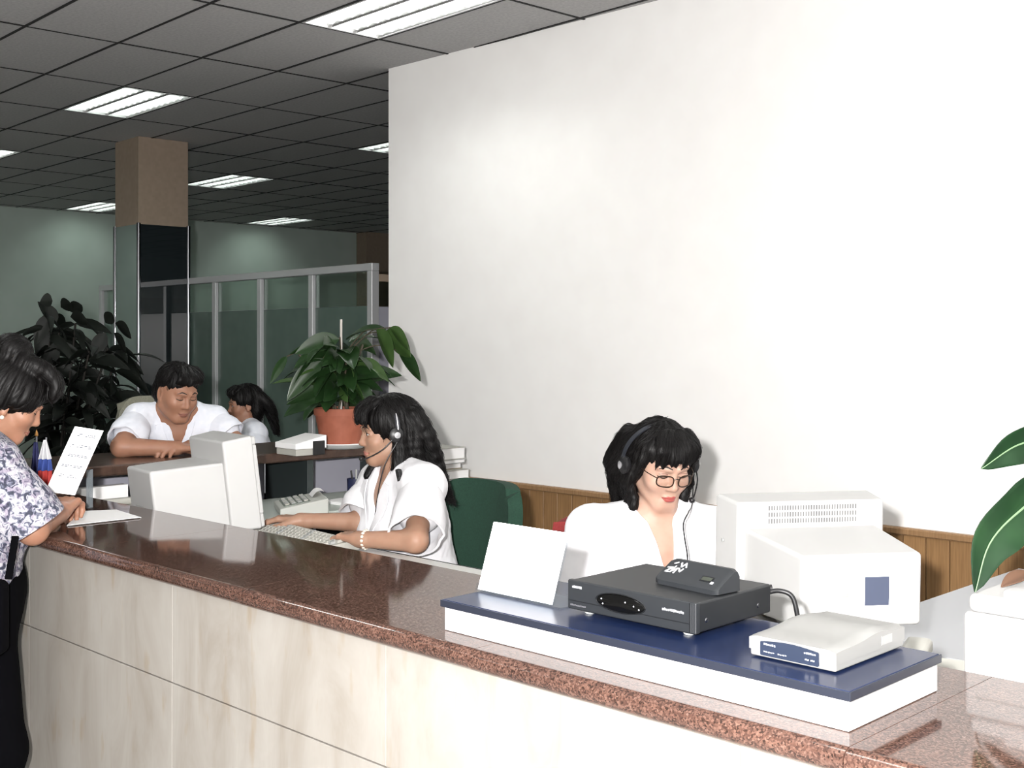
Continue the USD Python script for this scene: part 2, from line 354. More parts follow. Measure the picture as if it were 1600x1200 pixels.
# lower desk behind the counter
DZ = .90
dk = at_thing('staff_desk', 'grey-white staff desk running behind the reception counter', 'desk', (-1.8, 2.15, 0))
part(dk, 'desk_top', box(-3.84, .5, 1.873, 2.46, DZ - .03, DZ, .004), M_desk)
for x in (-3.8, -3.0, -1.75, -.5, .46):
    part(dk, 'side_panel', box(x - .012, x + .012, 1.90, 2.40, 0, DZ - .03, .002), M_desk)
part(dk, 'edge_band', box(-3.84, .5, 2.46, 2.467, DZ - .03, DZ, .002), M_black)

# ------------------------------------------------------------------ display plinth with the blue top
pb = at_thing('display_plinth', 'long white plinth box with a dark blue top standing on the granite counter', 'plinth', (-1.211, 1.6, TOPZ))
part(pb, 'box', box(-1.62, -.803, 1.466, 1.735, TOPZ + .0005, TOPZ + .045, .001), M_whitelam)
part(pb, 'lid', box(-1.623, -.800, 1.462, 1.738, TOPZ + .045, TOPZ + .057, .002), M_blue)
part(pb, 'edge_band', [box(-1.625, -.798, 1.4595, 1.462, TOPZ + .044, TOPZ + .0565, .0006), box(-.8, -.7975, 1.46, 1.738, TOPZ + .044, TOPZ + .0565, .0006), box(-1.6255, -1.623, 1.46, 1.738, TOPZ + .044, TOPZ + .0565, .0006)], M_blueedge)
LID = TOPZ + .0572

# white card in a clear stand
cs = at_thing('card_stand', 'white printed card leaning in a clear stand on the left end of the blue plinth', 'card stand', (-1.53, 1.58, LID))
la = math.atan2(.042, .122)
def leaned(b, ang=la, x0=-1.53, y0=1.556, z0=LID + .004):          # lay a flat xz card back by the angle
    m = b.copy(); m.apply_transform(rot((1, 0, 0), -ang)); m.apply_translation((x0, y0, z0)); return m
part(cs, 'card', leaned(box(-.096, .096, 0, .0012, 0, .131)), M_paper)
part(cs, 'back_plate', leaned(box(-.099, .099, .0016, .0036, 0, .128)), M_acrylic)
part(cs, 'base_plate', box(-1.63, -1.41, 1.552, 1.64, LID, LID + .0025), M_acrylic)
part(cs, 'lip', leaned(box(-.099, .099, -.0035, -.0015, -.002, .012)), M_acrylic)
ln = [leaned(box(-.075, -.06, -.0003, .0001, .108, .121))]
rr = random.Random(8)
for z in (.102, .092, .085, .075):
    x = -.07
    while x < .07:
        w = rr.uniform(.004, .016); ln.append(leaned(box(x, min(x + w, .08), -.0003, .0001, z, z + .0028))); x += w + .004
part(cs, 'print', ln, M_paleink, kind='stuff')

# satellite receiver
M_charcoal = plain('charcoal_plastic', (.0088, .0100, .0116), .42)
M_charcoal2 = plain('charcoal_dark', (.004, .0045, .0055), .4)
M_charfront = plain('charcoal_front', (.0140, .0158, .0182), .45)
M_gloss = plain('gloss_black', (.002, .002, .002), .05)
M_mark = plain('pale_marking', (.30, .31, .33), .6)
RX0, RX1, RY0, RY1, RZ0, RZ1 = -1.386, -1.114, 1.545, 1.765, LID + .008, LID + .057
rc2 = at_thing('set_top_box', 'charcoal set-top box with an oval black window on the blue plinth', 'set-top box', ((RX0 + RX1) / 2, 1.655, LID))
part(rc2, 'case', rbox(RX0, RX1, RY0 + .006, RY1, RZ0, RZ1, .004), M_charcoal, smooth=35)
part(rc2, 'front_panel', rbox(RX0 - .001, RX1 + .001, RY0, RY0 + .012, RZ0 - .0005, RZ1 + .001, .0025), M_charfront, smooth=35)
part(rc2, 'window', tf(lathe([(0, -.001), (.94, -.001), (1, 0), (.94, .0016), (0, .002)], 48), np.diag([.052, .0145, 1, 1.0]) @ np.eye(4)).apply_transform(np.array([[1, 0, 0, RX0 + .118], [0, 0, -1, RY0], [0, 1, 0, (RZ0 + RZ1) / 2 + .001], [0, 0, 0, 1.0]])), M_gloss, smooth=40)
part(rc2, 'window_rim', tube([(RX0 + .118 + .0535 * math.cos(a), RY0 - .0006, (RZ0 + RZ1) / 2 + .001 + .0155 * math.sin(a)) for a in np.linspace(0, 2 * math.pi, 49)], .001, 6), M_charcoal2, smooth=40)
part(rc2, 'groove', [box(RX0 + .002, RX1 - .012, RY0 - .0004, RY0 + .001, RZ0 + .0145, RZ0 + .0155), box(RX1 - .012, RX1 - .011, RY0 - .0004, RY0 + .001, RZ0, RZ1)], M_charcoal2)
for k in range(3):
    part(rc2, 'ridge', box(RX1 - .0095 + .0028 * k, RX1 - .008 + .0028 * k, RY0 - .0009, RY0 + .002, RZ0 + .001, RZ1 - .001, .0005), M_charfront)
def dashes(x0, x1, z0, z1, y, n, seed, gap=.25):
    r = random.Random(seed); w = (x1 - x0) / n; q = []
    for i in range(n):
        a = x0 + i * w; q.append(box(a, a + w * (1 - gap), y - .0003, y + .0004, z0 + (z1 - z0) * r.choice((0, 0, .1)), z1 - (z1 - z0) * r.choice((0, 0, .2))))
    return q
part(rc2, 'lettering', dashes(RX0 + .010, RX0 + .033, RZ1 - .012, RZ1 - .0075, RY0, 7, 1), M_mark, kind='stuff')
part(rc2, 'lettering', dashes(RX0 + .006, RX0 + .042, RZ0 + .006, RZ0 + .009, RY0, 11, 2), plain('dim_marking', (.09, .09, .10), .6), kind='stuff')
part(rc2, 'lettering', dashes(RX1 - .066, RX1 - .022, RZ1 - .020, RZ1 - .0155, RY0, 12, 3), M_mark, kind='stuff')
for k, (u, v) in enumerate(((-.040, .004), (-.037, -.004), (.012, .005), (.03, .001), (.041, -.003))):
    part(rc2, 'indicator', tf(trimesh.creation.icosphere(1, .0016), t=(RX0 + .118 + u, RY0 - .0016, (RZ0 + RZ1) / 2 + v)), M_mark)
for x in (RX0 + .03, RX1 - .03):
    for y in (RY0 + .025, RY1 - .05):
        part(rc2, 'foot', tf(lathe([(0, 0), (.009, 0), (.010, .002), (.010, .009), (0, .009)], 16), t=(x, y, LID)), M_grey_plastic, smooth=40)
for y in (RY0 + .03, RY1 - .04):
    part(rc2, 'screw', tf(lathe([(0, .0016), (.003, .0014), (.0042, 0)], 12), rot((0, 1, 0), math.pi / 2), (RX1, y, RZ0 + .018)), M_steel, smooth=40)
part(rc2, 'cable', tube(spline([(RX1 - .012, RY1 - .001, RZ1 - .018), (RX1 + .004, RY1 + .018, RZ1 - .014), (RX1 + .022, RY1 + .03, RZ1 - .022), (RX1 + .03, RY1 + .034, RZ1 - .05), (RX1 + .032, RY1 + .038, RZ1 - .085), (RX1 + .03, RY1 + .06, RZ1 - .104)], 40), .0042, 8), M_black, smooth=50)
part(rc2, 'connector', tube([(RX1 - .02, RY1 - .002, RZ1 - .012), (RX1 - .006, RY1 + .012, RZ1 - .010)], .0065, 10), M_black, smooth=40)

# wedge-shaped keypad lying on the set-top box
kp = at_thing('keypad', 'small charcoal wedge keypad with white marks lying on the set-top box', 'keypad', (-1.20, 1.67, RZ1))
pw = [(0, 0), (0, .008), (.006, .013), (.047, .0375), (.056, .037), (.062, .028), (.062, 0)]
kl = .142
def keyb(prof, x0, x1, ins):                        # wedge with pulled-in ends
    cx, cz = .031, .012; q = []
    for x, s in ((x0, .82), (x0 + ins, 1), (x1 - ins, 1), (x1, .86)):
        q += [(x, cx + (y - cx) * s, max(0, cz + (z - cz) * s)) for y, z in prof]
    return hull(q)
Kt = trimesh.transformations.translation_matrix((-1.262, 1.628, RZ1 + .0005)) @ rot((0, 0, 1), math.radians(-6))
part(kp, 'body', tf(keyb(pw, 0, kl, .010), Kt), M_charfront, smooth=25)
sl = math.atan2(.0245, .041); base = trimesh.transformations.translation_matrix((0, .006, .013)) @ rot((1, 0, 0), sl)
def onface(b): return tf(b, Kt @ base)
part(kp, 'display', onface(box(.095, .116, .010, .018, .0, .0009)), plain('display_glass', (.035, .04, .032), .15))
part(kp, 'display_rim', onface(box(.0925, .1185, .0075, .0205, .0, .0006)), M_charcoal2)
def stroke(pts, w=.0024):
    return cat_m([onface(hull([(x + dx, y + dy, z) for (x, y) in (a, b) for dx in (-w / 2, w / 2) for dy in (-w / 2, w / 2) for z in (.0, .0008)])) for a, b in zip(pts[:-1], pts[1:])])
part(kp, 'white_marks', [stroke([(.010, .024), (.020, .026), (.011, .013), (.022, .014)]), stroke([(.024, .030), (.022, .016), (.031, .026), (.030, .013)]), stroke([(.030, .040), (.036, .030), (.040, .041), (.046, .031)]),
    stroke([(.034, .026), (.040, .018), (.043, .026)]), stroke([(.016, .036), (.022, .040)], .002)], plain('white_marks', (.36, .37, .38), .6))
part(kp, 'button', onface(rbox(.118, .124, .004, .010, -.001, .0015, .001, 4)), M_mark, smooth=30)

# modem
MX0, MX1, MY0, MY1, MZ = -1.0, -.855, 1.524, 1.733, LID
md = at_thing('modem', 'small white modem with a blue front badge at the right end of the plinth', 'modem', ((MX0 + MX1) / 2, 1.63, MZ))
M_modem = plain('modem_plastic', (.215, .215, .208), .45); nx, ny = 14, 18
def modem_top(inset=0.0):
    q = []
    for y in np.linspace(MY0, MY1, ny):
        v = (y - MY0) / (MY1 - MY0)
        h = .0345 + .008 * math.exp(-((v - .62) / .23) ** 2) - .002 * max(0, (.1 - v) / .1)
        row = []
        for x in np.linspace(MX0, MX1, nx):
            u = (x - MX0) / (MX1 - MX0); e = min(u, 1 - u)
            row.append((x, y, MZ + h * (1 - .10 * max(0, (.08 - e) / .08) ** 2)))
        q.append(row)
    return np.array(q)
top = modem_top(); bot = top.copy(); bot[..., 2] = MZ + .012
lowsh = rbox(MX0 + .001, MX1 - .001, MY0 + .001, MY1 - .001, MZ + .002, MZ + .0165, .003)
n, m_ = top.shape[:2]; vv = np.vstack([top.reshape(-1, 3), bot.reshape(-1, 3)]); o = n * m_; ff = []
for i in range(n - 1):
    for j in range(m_ - 1):
        a = i * m_ + j; ff += [(a, a + 1, a + m_ + 1), (a, a + m_ + 1, a + m_), (a + o, a + m_ + 1 + o, a + 1 + o), (a + o, a + m_ + o, a + m_ + 1 + o)]
ed = [j for j in range(m_)] + [i * m_ + m_ - 1 for i in range(1, n)] + [(n - 1) * m_ + j for j in range(m_ - 2, -1, -1)] + [i * m_ for i in range(n - 2, 0, -1)]
for a, b in zip(ed, ed[1:] + ed[:1]): ff += [(a, a + o, b + o), (a, b + o, b)]
part(md, 'upper_shell', trimesh.Trimesh(vv, np.array(ff), process=False), M_modem, smooth=40)
part(md, 'lower_shell', lowsh, M_modem, smooth=35)
bp = [(MX0 + .022 + .094 * u, MZ + .0075 + (.0165 + .004 * math.sin(math.pi * u)) * 1.0) for u in np.linspace(0, 1, 11)]
pl = Polygon([(MX0 + .022, MZ + .0075)] + bp + [(MX0 + .116, MZ + .0075)]).buffer(.002)
bm = trimesh.creation.extrude_polygon(pl, .0016, engine='earcut'); bm.apply_transform(np.array([[1, 0, 0, 0], [0, 0, 1, MY0 - .0012], [0, 1, 0, 0], [0, 0, 0, 1.0]]))
part(md, 'badge', bm, plain('blue_grey_badge', (.017, .024, .044), .4))
part(md, 'lettering', dashes(MX0 + .026, MX0 + .047, MZ + .021, MZ + .0245, MY0 - .0012, 6, 5) + dashes(MX0 + .026, MX0 + .045, MZ + .0105, MZ + .0125, MY0 - .0012, 5, 6) + dashes(MX0 + .05, MX0 + .066, MZ + .0105, MZ + .0125, MY0 - .0012, 4, 7) + dashes(MX0 + .094, MX0 + .114, MZ + .0205, MZ + .0235, MY0 - .0012, 6, 9), M_mark, kind='stuff')
for k in (0, 1):
    part(md, 'light', box(MX0 + .096 + .009 * k, MX0 + .102 + .009 * k, MY0 - .0016, MY0, MZ + .0115, MZ + .0135), M_paper)
part(md, 'side_vent', [box(MX1 - .001, MX1 + .0006, MY0 + .135, MY0 + .168, MZ + .017, MZ + .030)], plain('vent_panel', (.30, .30, .295), .6))

# ------------------------------------------------------------------ CRT monitors (local frame: screen faces +y, base at z=0)
M_vent = plain('vent_slot', (.10, .10, .10), .8)
def frustum(x0, x1, z0, z1, y0, X0, X1, Z0, Z1, y1, r=.008):   # rounded hull from the rectangle at y0 to the one at y1
    s = m3.Manifold.sphere(r, 16); q = []
    for (a, b, c, d, y) in ((x0, x1, z0, z1, y0), (X0, X1, Z0, Z1, y1)):
        yy = y + r if y == min(y0, y1) else y - r
        for x in (a + r, b - r):
            for z in (c + r, d - r): q.append(s.translate((x, yy, z)))
    return mf(m3.Manifold.batch_hull(q))
def crt(name, label, loc, heading, tilt, W, H, dep, base_h, mat, rear):
    t = thing(name, label, 'computer monitor', loc, heading)
    T = trimesh.transformations.translation_matrix((0, 0, base_h)) @ rot((1, 0, 0), tilt)
    bz = .30 * dep
    P = lambda n, m, mt, **k: obj(n, tf(m, T), mt, t, **k)
    P('front_housing', frustum(-W / 2, W / 2, .0, H, 0, -W / 2 + .012, W / 2 - .012, .008, H - .004, -bz, .009), mat, smooth=35)
    P('bezel', cat_m([box(-W / 2 + .004, W / 2 - .004, -.004, .012, H - .032, H - .004, .004), box(-W / 2 + .004, W / 2 - .004, -.004, .012, .004, .05, .004), box(-W / 2 + .004, -W / 2 + .036, -.004, .012, .05, H - .032, .003), box(W / 2 - .036, W / 2 - .004, -.004, .012, .05, H - .032, .003)]), mat)
    sx, sz = np.meshgrid(np.linspace(-1, 1, 11), np.linspace(-1, 1, 9), indexing='ij'); w, h = W / 2 - .034, (H - .08) / 2
    P('screen', sheet(np.stack([-sx * w, .006 - .012 * (sx ** 2 + sz ** 2) + .012, .049 + h + sz * h], -1), .003), plain('crt_glass', (.012, .016, .018), .08), smooth=True)
    rw, rh0, rh1 = rear
    P('rear_housing', frustum(-W / 2 + .03, W / 2 - .03, .02, H * .76, -bz + .02, -rw, rw, rh0, rh1, -dep, .010), mat, smooth=35)
    P('base_neck', lathe([(0, -.03), (.09, -.03), (.10, .0), (.095, .02), (0, .02)], 24).apply_translation((0, -dep * .42, 0)), mat, smooth=40)
    fb = rbox(-.12, .12, -dep * .42 - .12, -dep * .42 + .13, .0, .028, .012); obj('foot', fb, mat, t, smooth=35)
    obj('stem', lathe([(.055, .02), (.05, base_h - .02), (.07, base_h)], 20).apply_translation((0, -dep * .42, 0)), mat, t, smooth=40)
    return t, P
# right-hand monitor, back towards us
h2 = hd(-.174, .985); yaw2 = math.atan2(h2[1], h2[0]) - math.pi / 2
def monitor_right():
    W, H, dep, bh = .395, .276, .375, .036
    c = cw((1236 - 800) / FOCAL * 2.93, 2.93)
    t, P = crt('crt_monitor', 'large white CRT monitor seen from behind, beside the clerk with glasses', (c[0], c[1], DZ), yaw2, math.radians(2), W, H, dep, bh, M_white_plastic, (.140, .04, .200))
    rows = []
    for r_ in range(3):
        for k in range(34):
            x = -.108 + k * .0066; rows.append(box(x, x + .0026, -.30 * dep - .0009, -.30 * dep + .004, H * .80 + r_ * .0155, H * .80 + r_ * .0155 + .0105))
    P('vent_slots', rows, plain('vent_slot_pale', (.13, .13, .13), .8), kind='stuff')
    P('label_plate', box(.006, .062, -dep - .0008, -dep + .002, .088, .150, .0003), plain('blue_grey_label', (.060, .072, .115), .5))
    P('label_border', box(.0045, .0635, -dep - .0004, -dep + .002, .0865, .1515, .0002), M_paper)
    P('socket', [box(-.046, -.033, -dep - .001, -dep + .002, .108, .116, .0005)], M_grey_plastic)
    P('brand_badge', tube([(-W / 2 + .003, -.045, H * .62), (-W / 2 - .001, -.045, H * .62)], .0045, 10), M_grey_plastic)
    P('cable', tube(spline([(-.06, -dep + .01, .05), (-.07, -dep - .02, .03), (-.09, -dep - .02, .0), (-.11, -dep + .05, -.014)], 30), .005, 8), M_grey_plastic, smooth=50)
monitor_right()
def monitor_left():
    hh = hd(.80, .60); yaw = math.atan2(hh[1], hh[0]) - math.pi / 2
    W, H, dep, bh = .32, .318, .345, .050
    c = cw((380 - 800) / FOCAL * 4.14, 4.14)
    t, P = crt('crt_monitor', 'white CRT monitor in side view behind the left part of the granite counter', (c[0], c[1], DZ), yaw, math.radians(7), W, H, dep, bh, M_white_plastic, (.112, .05, .255))
    P('port_panel', [box(-.06, .02, -dep - .0008, -dep + .002, .05, .13, .0004)], plain('port_panel_grey', (.35, .35, .34), .6))
    P('port', [box(-.05, -.035, -dep - .002, -dep + .002, .06, .12), box(-.02, -.005, -dep - .002, -dep + .002, .07, .115)], M_black)
    P('port', [box(.035, .055, -dep - .002, -dep + .002, .10, .125)], M_black)
    P('cable', tube(spline([(-.02, -dep + .005, .06), (-.02, -dep - .03, .04), (-.01, -dep - .035, .02), (.03, -dep + .02, .012), (.05, -dep + .06, .012)], 30), .006, 8), plain('cable_grey', (.33, .33, .31), .6), smooth=50)
    P('cable', tube(spline([(-.045, -dep + .005, .06), (-.05, -dep - .03, .03), (-.06, -dep - .03, .012), (-.03, -dep + .03, .012)], 30), .005, 8), plain('cable_grey', (.33, .33, .31), .6), smooth=50)
monitor_left()

# keyboard of the left clerk
kbA, kbB = pt(412, 826, 4.22)[:2], pt(526, 857, 3.84)[:2]
def keyboard():
    c = (kbA + kbB) / 2; a = math.atan2(*(kbB - kbA)[::-1]); L = np.linalg.norm(kbB - kbA)
    t = thing('keyboard', 'cream computer keyboard under the hands of the left clerk', 'keyboard', (c[0], c[1], DZ), a)
    pr = [(-.085, 0), (-.085, .014), (-.078, .018), (.07, .030), (.085, .028), (.085, 0)]
    m = trimesh.creation.extrude_polygon(Polygon(pr), L, engine='earcut'); m.apply_transform(np.array([[0, 0, 1, -L / 2], [1, 0, 0, 0], [0, 1, 0, 0], [0, 0, 0, 1.0]]))
    obj('case', m, M_cream_plastic, t)
    nk = 20; w = (L - .03) / nk
    for r_ in range(5):
        y = -.066 + r_ * .026; z = .0185 + (y + .078) * .081
        for k in range(nk):
            if r_ == 0 and 4 < k < 10:
                if k == 5: obj('key', hull([(-L / 2 + .015 + 5 * w + dx, y + dy, z + dz) for dx in (0.002, 5 * w - .002) for dy in (0, .019) for dz in (-.004, .007)]), M_cream_plastic, t, label='space bar')
                continue
            x = -L / 2 + .015 + k * w
            obj('key', hull([(x + .001, y, z - .004), (x + w - .001, y, z - .004), (x + .001, y + .023, z - .002), (x + w - .001, y + .023, z - .002), (x + .004, y + .004, z + .0075), (x + w - .004, y + .004, z + .0075), (x + .004, y + .019, z + .009), (x + w - .004, y + .019, z + .009)]), M_cream_plastic if (k + r_) % 7 else M_grey_plastic, t)
keyboard()
p_ = pt(545, 858, 3.72); tpad = at_thing('desk_pad', 'flat grey pad beside the end of the cream keyboard', 'pad', (p_[0], p_[1], DZ))
part(tpad, 'pad', tf(box(-.05, .05, -.04, .05, 0, .018, .004), rot((0, 0, 1), -.1), (p_[0] + .0, p_[1], DZ)), plain('pad_grey', (.16, .17, .15), .6))
part(tpad, 'pad_top', tf(box(-.044, .044, -.034, .044, .018, .020, .0008), rot((0, 0, 1), -.1), (p_[0], p_[1], DZ)), plain('pad_grey2', (.22, .23, .2), .6))

# ------------------------------------------------------------------ mirrored column and glass partition (hall grid: x = -t, y = D)
cb = grid(9.03, 4.36)
co = thing('column', 'square beige column with mirror cladding and steel corner strips', 'column', (cb[0], cb[1], 0), GA, kind='structure')
cs_ = .212
obj('shaft', box(-cs_, cs_, -cs_, cs_, 0, CEIL, .003), M_beige, co)
HC = EYE + (HORIZON - 350) / FOCAL * 9.3
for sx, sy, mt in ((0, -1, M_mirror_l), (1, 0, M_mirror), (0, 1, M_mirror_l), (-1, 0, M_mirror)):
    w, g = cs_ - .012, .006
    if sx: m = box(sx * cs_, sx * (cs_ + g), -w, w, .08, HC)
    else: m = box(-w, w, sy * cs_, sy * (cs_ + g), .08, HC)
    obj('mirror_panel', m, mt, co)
for sx in (-1, 1):
    for sy in (-1, 1):
        obj('corner_strip', lathe([(0, .02), (.017, .02), (.017, HC + .01), (0, HC + .01)], 18).apply_translation((sx * cs_, sy * cs_, 0)), M_steel, co, smooth=40)
PD, PT0, PT1 = 4.60, 6.33, 10.5
gp = thing('glass_partition', 'aluminium framed glass partition with a dark green lower band, behind the clerks', 'partition', (*grid(8.4, PD), 0), GA)
Tl = lambda t: 8.4 - t                              # local x
ph = 2.10; w_ = .028
posts = [6.33, 7.03, 7.72, 8.40, 9.27, 10.0, 10.5]
for t in posts:
    obj('post', box(Tl(t) - w_, Tl(t) + w_, -.03, .03, 0, ph - .05, .004), M_alu, gp)
obj('top_rail', box(Tl(10.53), Tl(6.30), -.03, .03, ph - .05, ph, .004), M_alu, gp)
obj('bottom_rail', box(Tl(10.53), Tl(6.30), -.028, .028, 0, .06, .004), M_alu, gp)
zb = EYE + (HORIZON - 484) / FOCAL * 8.9
for a, b in zip(posts[:-1], posts[1:]):
    if abs(a - 9.27) < .01 : continue
    obj('glass_pane', box(Tl(b) + w_, Tl(a) - w_, -.004, .004, zb, ph - .05), M_pane, gp)
    obj('green_panel', box(Tl(b) + w_, Tl(a) - w_, -.005, .005, .06, zb - .004), M_greenpanel, gp)
obj('glass_pane', box(Tl(10.0) + w_, Tl(9.27) - w_, -.004, .004, zb, ph - .05), M_pane, gp)
obj('green_panel', box(Tl(10.0) + w_, Tl(9.27) - w_, -.005, .005, .06, zb - .004), M_greenpanel, gp)
# return of the partition towards the back
gr = thing('glass_partition', 'short return of the glass partition, seen at the edge of the white wall', 'partition', (*grid(6.33, PD + .03), 0), GA)
for y in (.75, 1.5):
    obj('post', box(-w_, w_, y - w_, y + w_, 0, ph - .07, .004), M_beige, gr)
obj('top_rail', box(-w_, w_, 0, 1.5, ph - .12, ph - .07, .004), M_beige, gr)
obj('glass_pane', box(-.004, .004, 0.0, .722, zb, ph - .12), M_pane, gr)
obj('lilac_panel', box(-.006, .006, 0.0, .722, .06, zb - .01), M_lilac, gr)
obj('glass_pane', box(-.004, .004, .778, 1.472, zb, ph - .12), M_pane, gr)
obj('lilac_panel', box(-.006, .006, .778, 1.472, .06, zb - .01), M_lilac, gr)

# ------------------------------------------------------------------ second counter across the back, with a lower desk before it
B2 = thing('back_counter', 'brown topped back counter with pale lilac panels, where the man sits', 'counter', (*grid(4.7, 2.9), 0), GA)
D2 = lambda D: D - 2.9; T2 = lambda t: 4.7 - t
Z2 = 1.10
obj('worktop', box(T2(4.98), T2(4.46), D2(1.72), D2(3.5), Z2 - .042, Z2, .006), M_worktop2, B2)
for k, (a, b) in enumerate(((1.78, 2.36), (2.40, 2.92), (2.96, 3.47))):
    obj('back_panel', box(T2(4.90), T2(4.88), D2(a), D2(b), 0, Z2 - .042, .002), M_lilac, B2)
for D in (1.76, 2.38, 2.94, 3.48):
    obj('upright', box(T2(4.88), T2(4.52), D2(D) - .016, D2(D) + .016, 0, Z2 - .042, .002), plain('dark_upright', (.03, .04, .04), .5), B2)
D3 = thing('back_desk', 'pale grey lower desk standing before the brown back counter', 'desk', (*grid(4.25, 2.9), 0), GA)
obj('desk_top', box(T2(4.50) - .45, T2(4.0) - .45, D2(1.80), D2(3.45), .87, .90, .004), plain('pale_green_desk', (.40, .44, .41), .5), D3)
for D in (1.84, 2.94, 3.42):
    obj('side_panel', box(T2(4.46) - .45, T2(4.06) - .45, D2(D) - .012, D2(D) + .012, 0, .87, .002), plain('dark_upright', (.03, .04, .04), .5), D3)
def put(px, py, d, name, label, cat, z=None, rotz=None, group=None):
    p = pt(px, py, d); return thing(name, label, cat, (p[0], p[1], p[2] if z is None else z), GA if rotz is None else rotz, group)
# calculator on the low desk
ca = put(468, 783, 4.78, 'adding_machine', 'grey-white adding machine on the low desk behind the left clerk', 'calculator', .90, GA - .45)
def wedge(x0, x1, y0, y1, za, zb_, r=.006):
    s = m3.Manifold.sphere(r, 12); q = []
    for x in (x0 + r, x1 - r):
        for y, zt in ((y0 + r, za), (y1 - r, zb_)):
            for z in (r, zt - r): q.append(s.translate((x, y, z)))
    return mf(m3.Manifold.batch_hull(q))
obj('case', wedge(-.125, .125, -.09, .10, .028, .062), plain('calc_case', (.42, .43, .40), .5), ca, smooth=35)
sa = math.atan2(.034, .19); Ca = trimesh.transformations.translation_matrix((0, -.09, .028)) @ rot((1, 0, 0), sa)
obj('keypad', tf(box(-.105, .095, .02, .125, -.003, .002, .001), Ca), plain('calc_keypad', (.17, .20, .17), .5), ca)
for r_ in range(4):
    for k in range(7): obj('key', tf(box(-.1 + k * .0275, -.079 + k * .0275, .025 + r_ * .025, .043 + r_ * .025, .002, .008, .002), Ca), M_grey_plastic if (k + r_) % 3 else M_cream_plastic, ca)
obj('paper_strip', tf(sheet(np.array([[(x, .14 + .05 * v, .004 + .02 * math.sin(v * 2.4)) for v in np.linspace(0, 1, 7)] for x in (-.07, .03)]), .001), Ca), M_paper, ca, smooth=True)
for (px, py, d, w, l, h, nm, lb, ct, mt, rz) in (
        (540, 777, 5.0, .16, .11, .012, 'paper_pile', 'low pile of papers right of the adding machine', 'papers', M_paper, .2),
        (498, 797, 4.62, .30, .12, .004, 'loose_sheet', 'pale loose sheet on the low desk before the adding machine', 'paper', plain('grey_paper', (.5, .52, .5), .8), -.1)):
    t = put(px, py, d, nm, lb, ct, .90, GA + rz)
    k = 5 if h > .006 else 2
    for i in range(k):
        z = h * i / k; obj('sheet', tf(box(-w / 2, w / 2, -l / 2, l / 2, z, z + h / k * .85), rot((0, 0, 1), .04 * math.sin(i * 2.3))), mt, t)
cu = put(556, 757, 5.05, 'pen_cup', 'small dark blue pen cup on the low desk under the plant', 'cup', .90)
obj('cup', lathe([(0, .0), (.035, .0), (.038, .1), (.034, .1), (.032, .006), (0, .006)], 20), plain('navy_plastic', (.012, .016, .05), .4), cu, smooth=40)
for k, (dx, dy) in enumerate(((.012, .0), (-.01, .008), (.0, -.012))):
    obj('pen', tube([(dx * .6, dy * .6, .008), (dx * 2, dy * 2, .135)], .004, 6), (M_ink, M_grey_plastic, M_black)[k], cu)
# things on the brown counter
bk = put(455, 700, 5.05, 'paper_block', 'white block of papers standing on the brown back counter left of the potted plant', 'papers', Z2, GA)
obj('stack', box(-.085, .07, -.02, .12, 0, .028, .002), M_cream_plastic, bk)
obj('top_sheets', tf(wedge(-.09, .075, -.025, .13, .024, .055, .003), t=(0, 0, .028)), M_paper, bk)
obj('dark_cover', box(.072, .078, .06, .12, 0, .06, .002), M_black, bk)
pot_p = grid(4.665, 3.0 + .0); q_ = pt(533, 700, 5.40)
PP = thing('potted_plant', 'bushy green plant in a terracotta pot on the brown back counter', 'potted plant', (q_[0], q_[1], Z2), 0)
M_terra = mottled('terracotta', (.26, .075, .04), (.34, .105, .06), 20, .7)
obj('saucer', lathe([(0, 0), (.10, 0), (.135, .022), (.130, .026), (.098, .008), (0, .008)], 36), M_paper, PP, smooth=40)
obj('pot', lathe([(0, .01), (.092, .01), (.117, .150), (.123, .150), (.126, .182), (.115, .182), (.108, .160), (0, .160)], 36), M_terra, PP, smooth=35)
obj('soil', lathe([(0, .165), (.06, .168), (.112, .158)], 24), plain('soil', (.02, .014, .01), .95), PP, smooth=True)
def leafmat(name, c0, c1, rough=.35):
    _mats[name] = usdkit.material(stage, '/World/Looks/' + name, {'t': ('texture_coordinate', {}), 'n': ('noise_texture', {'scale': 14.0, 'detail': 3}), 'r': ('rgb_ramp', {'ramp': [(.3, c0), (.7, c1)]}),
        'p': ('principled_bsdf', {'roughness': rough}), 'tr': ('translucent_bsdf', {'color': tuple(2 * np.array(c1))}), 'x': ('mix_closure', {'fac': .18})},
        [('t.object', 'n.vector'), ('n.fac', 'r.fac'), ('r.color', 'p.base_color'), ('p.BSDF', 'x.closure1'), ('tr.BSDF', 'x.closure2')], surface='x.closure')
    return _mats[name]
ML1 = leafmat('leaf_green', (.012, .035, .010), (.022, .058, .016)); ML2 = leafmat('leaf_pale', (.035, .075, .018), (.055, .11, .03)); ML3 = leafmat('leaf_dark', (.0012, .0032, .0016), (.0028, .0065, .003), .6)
ML4 = leafmat('leaf_near', (.004, .022, .007), (.012, .045, .014), .42)
M_stem = plain('plant_stem', (.06, .05, .03), .7)
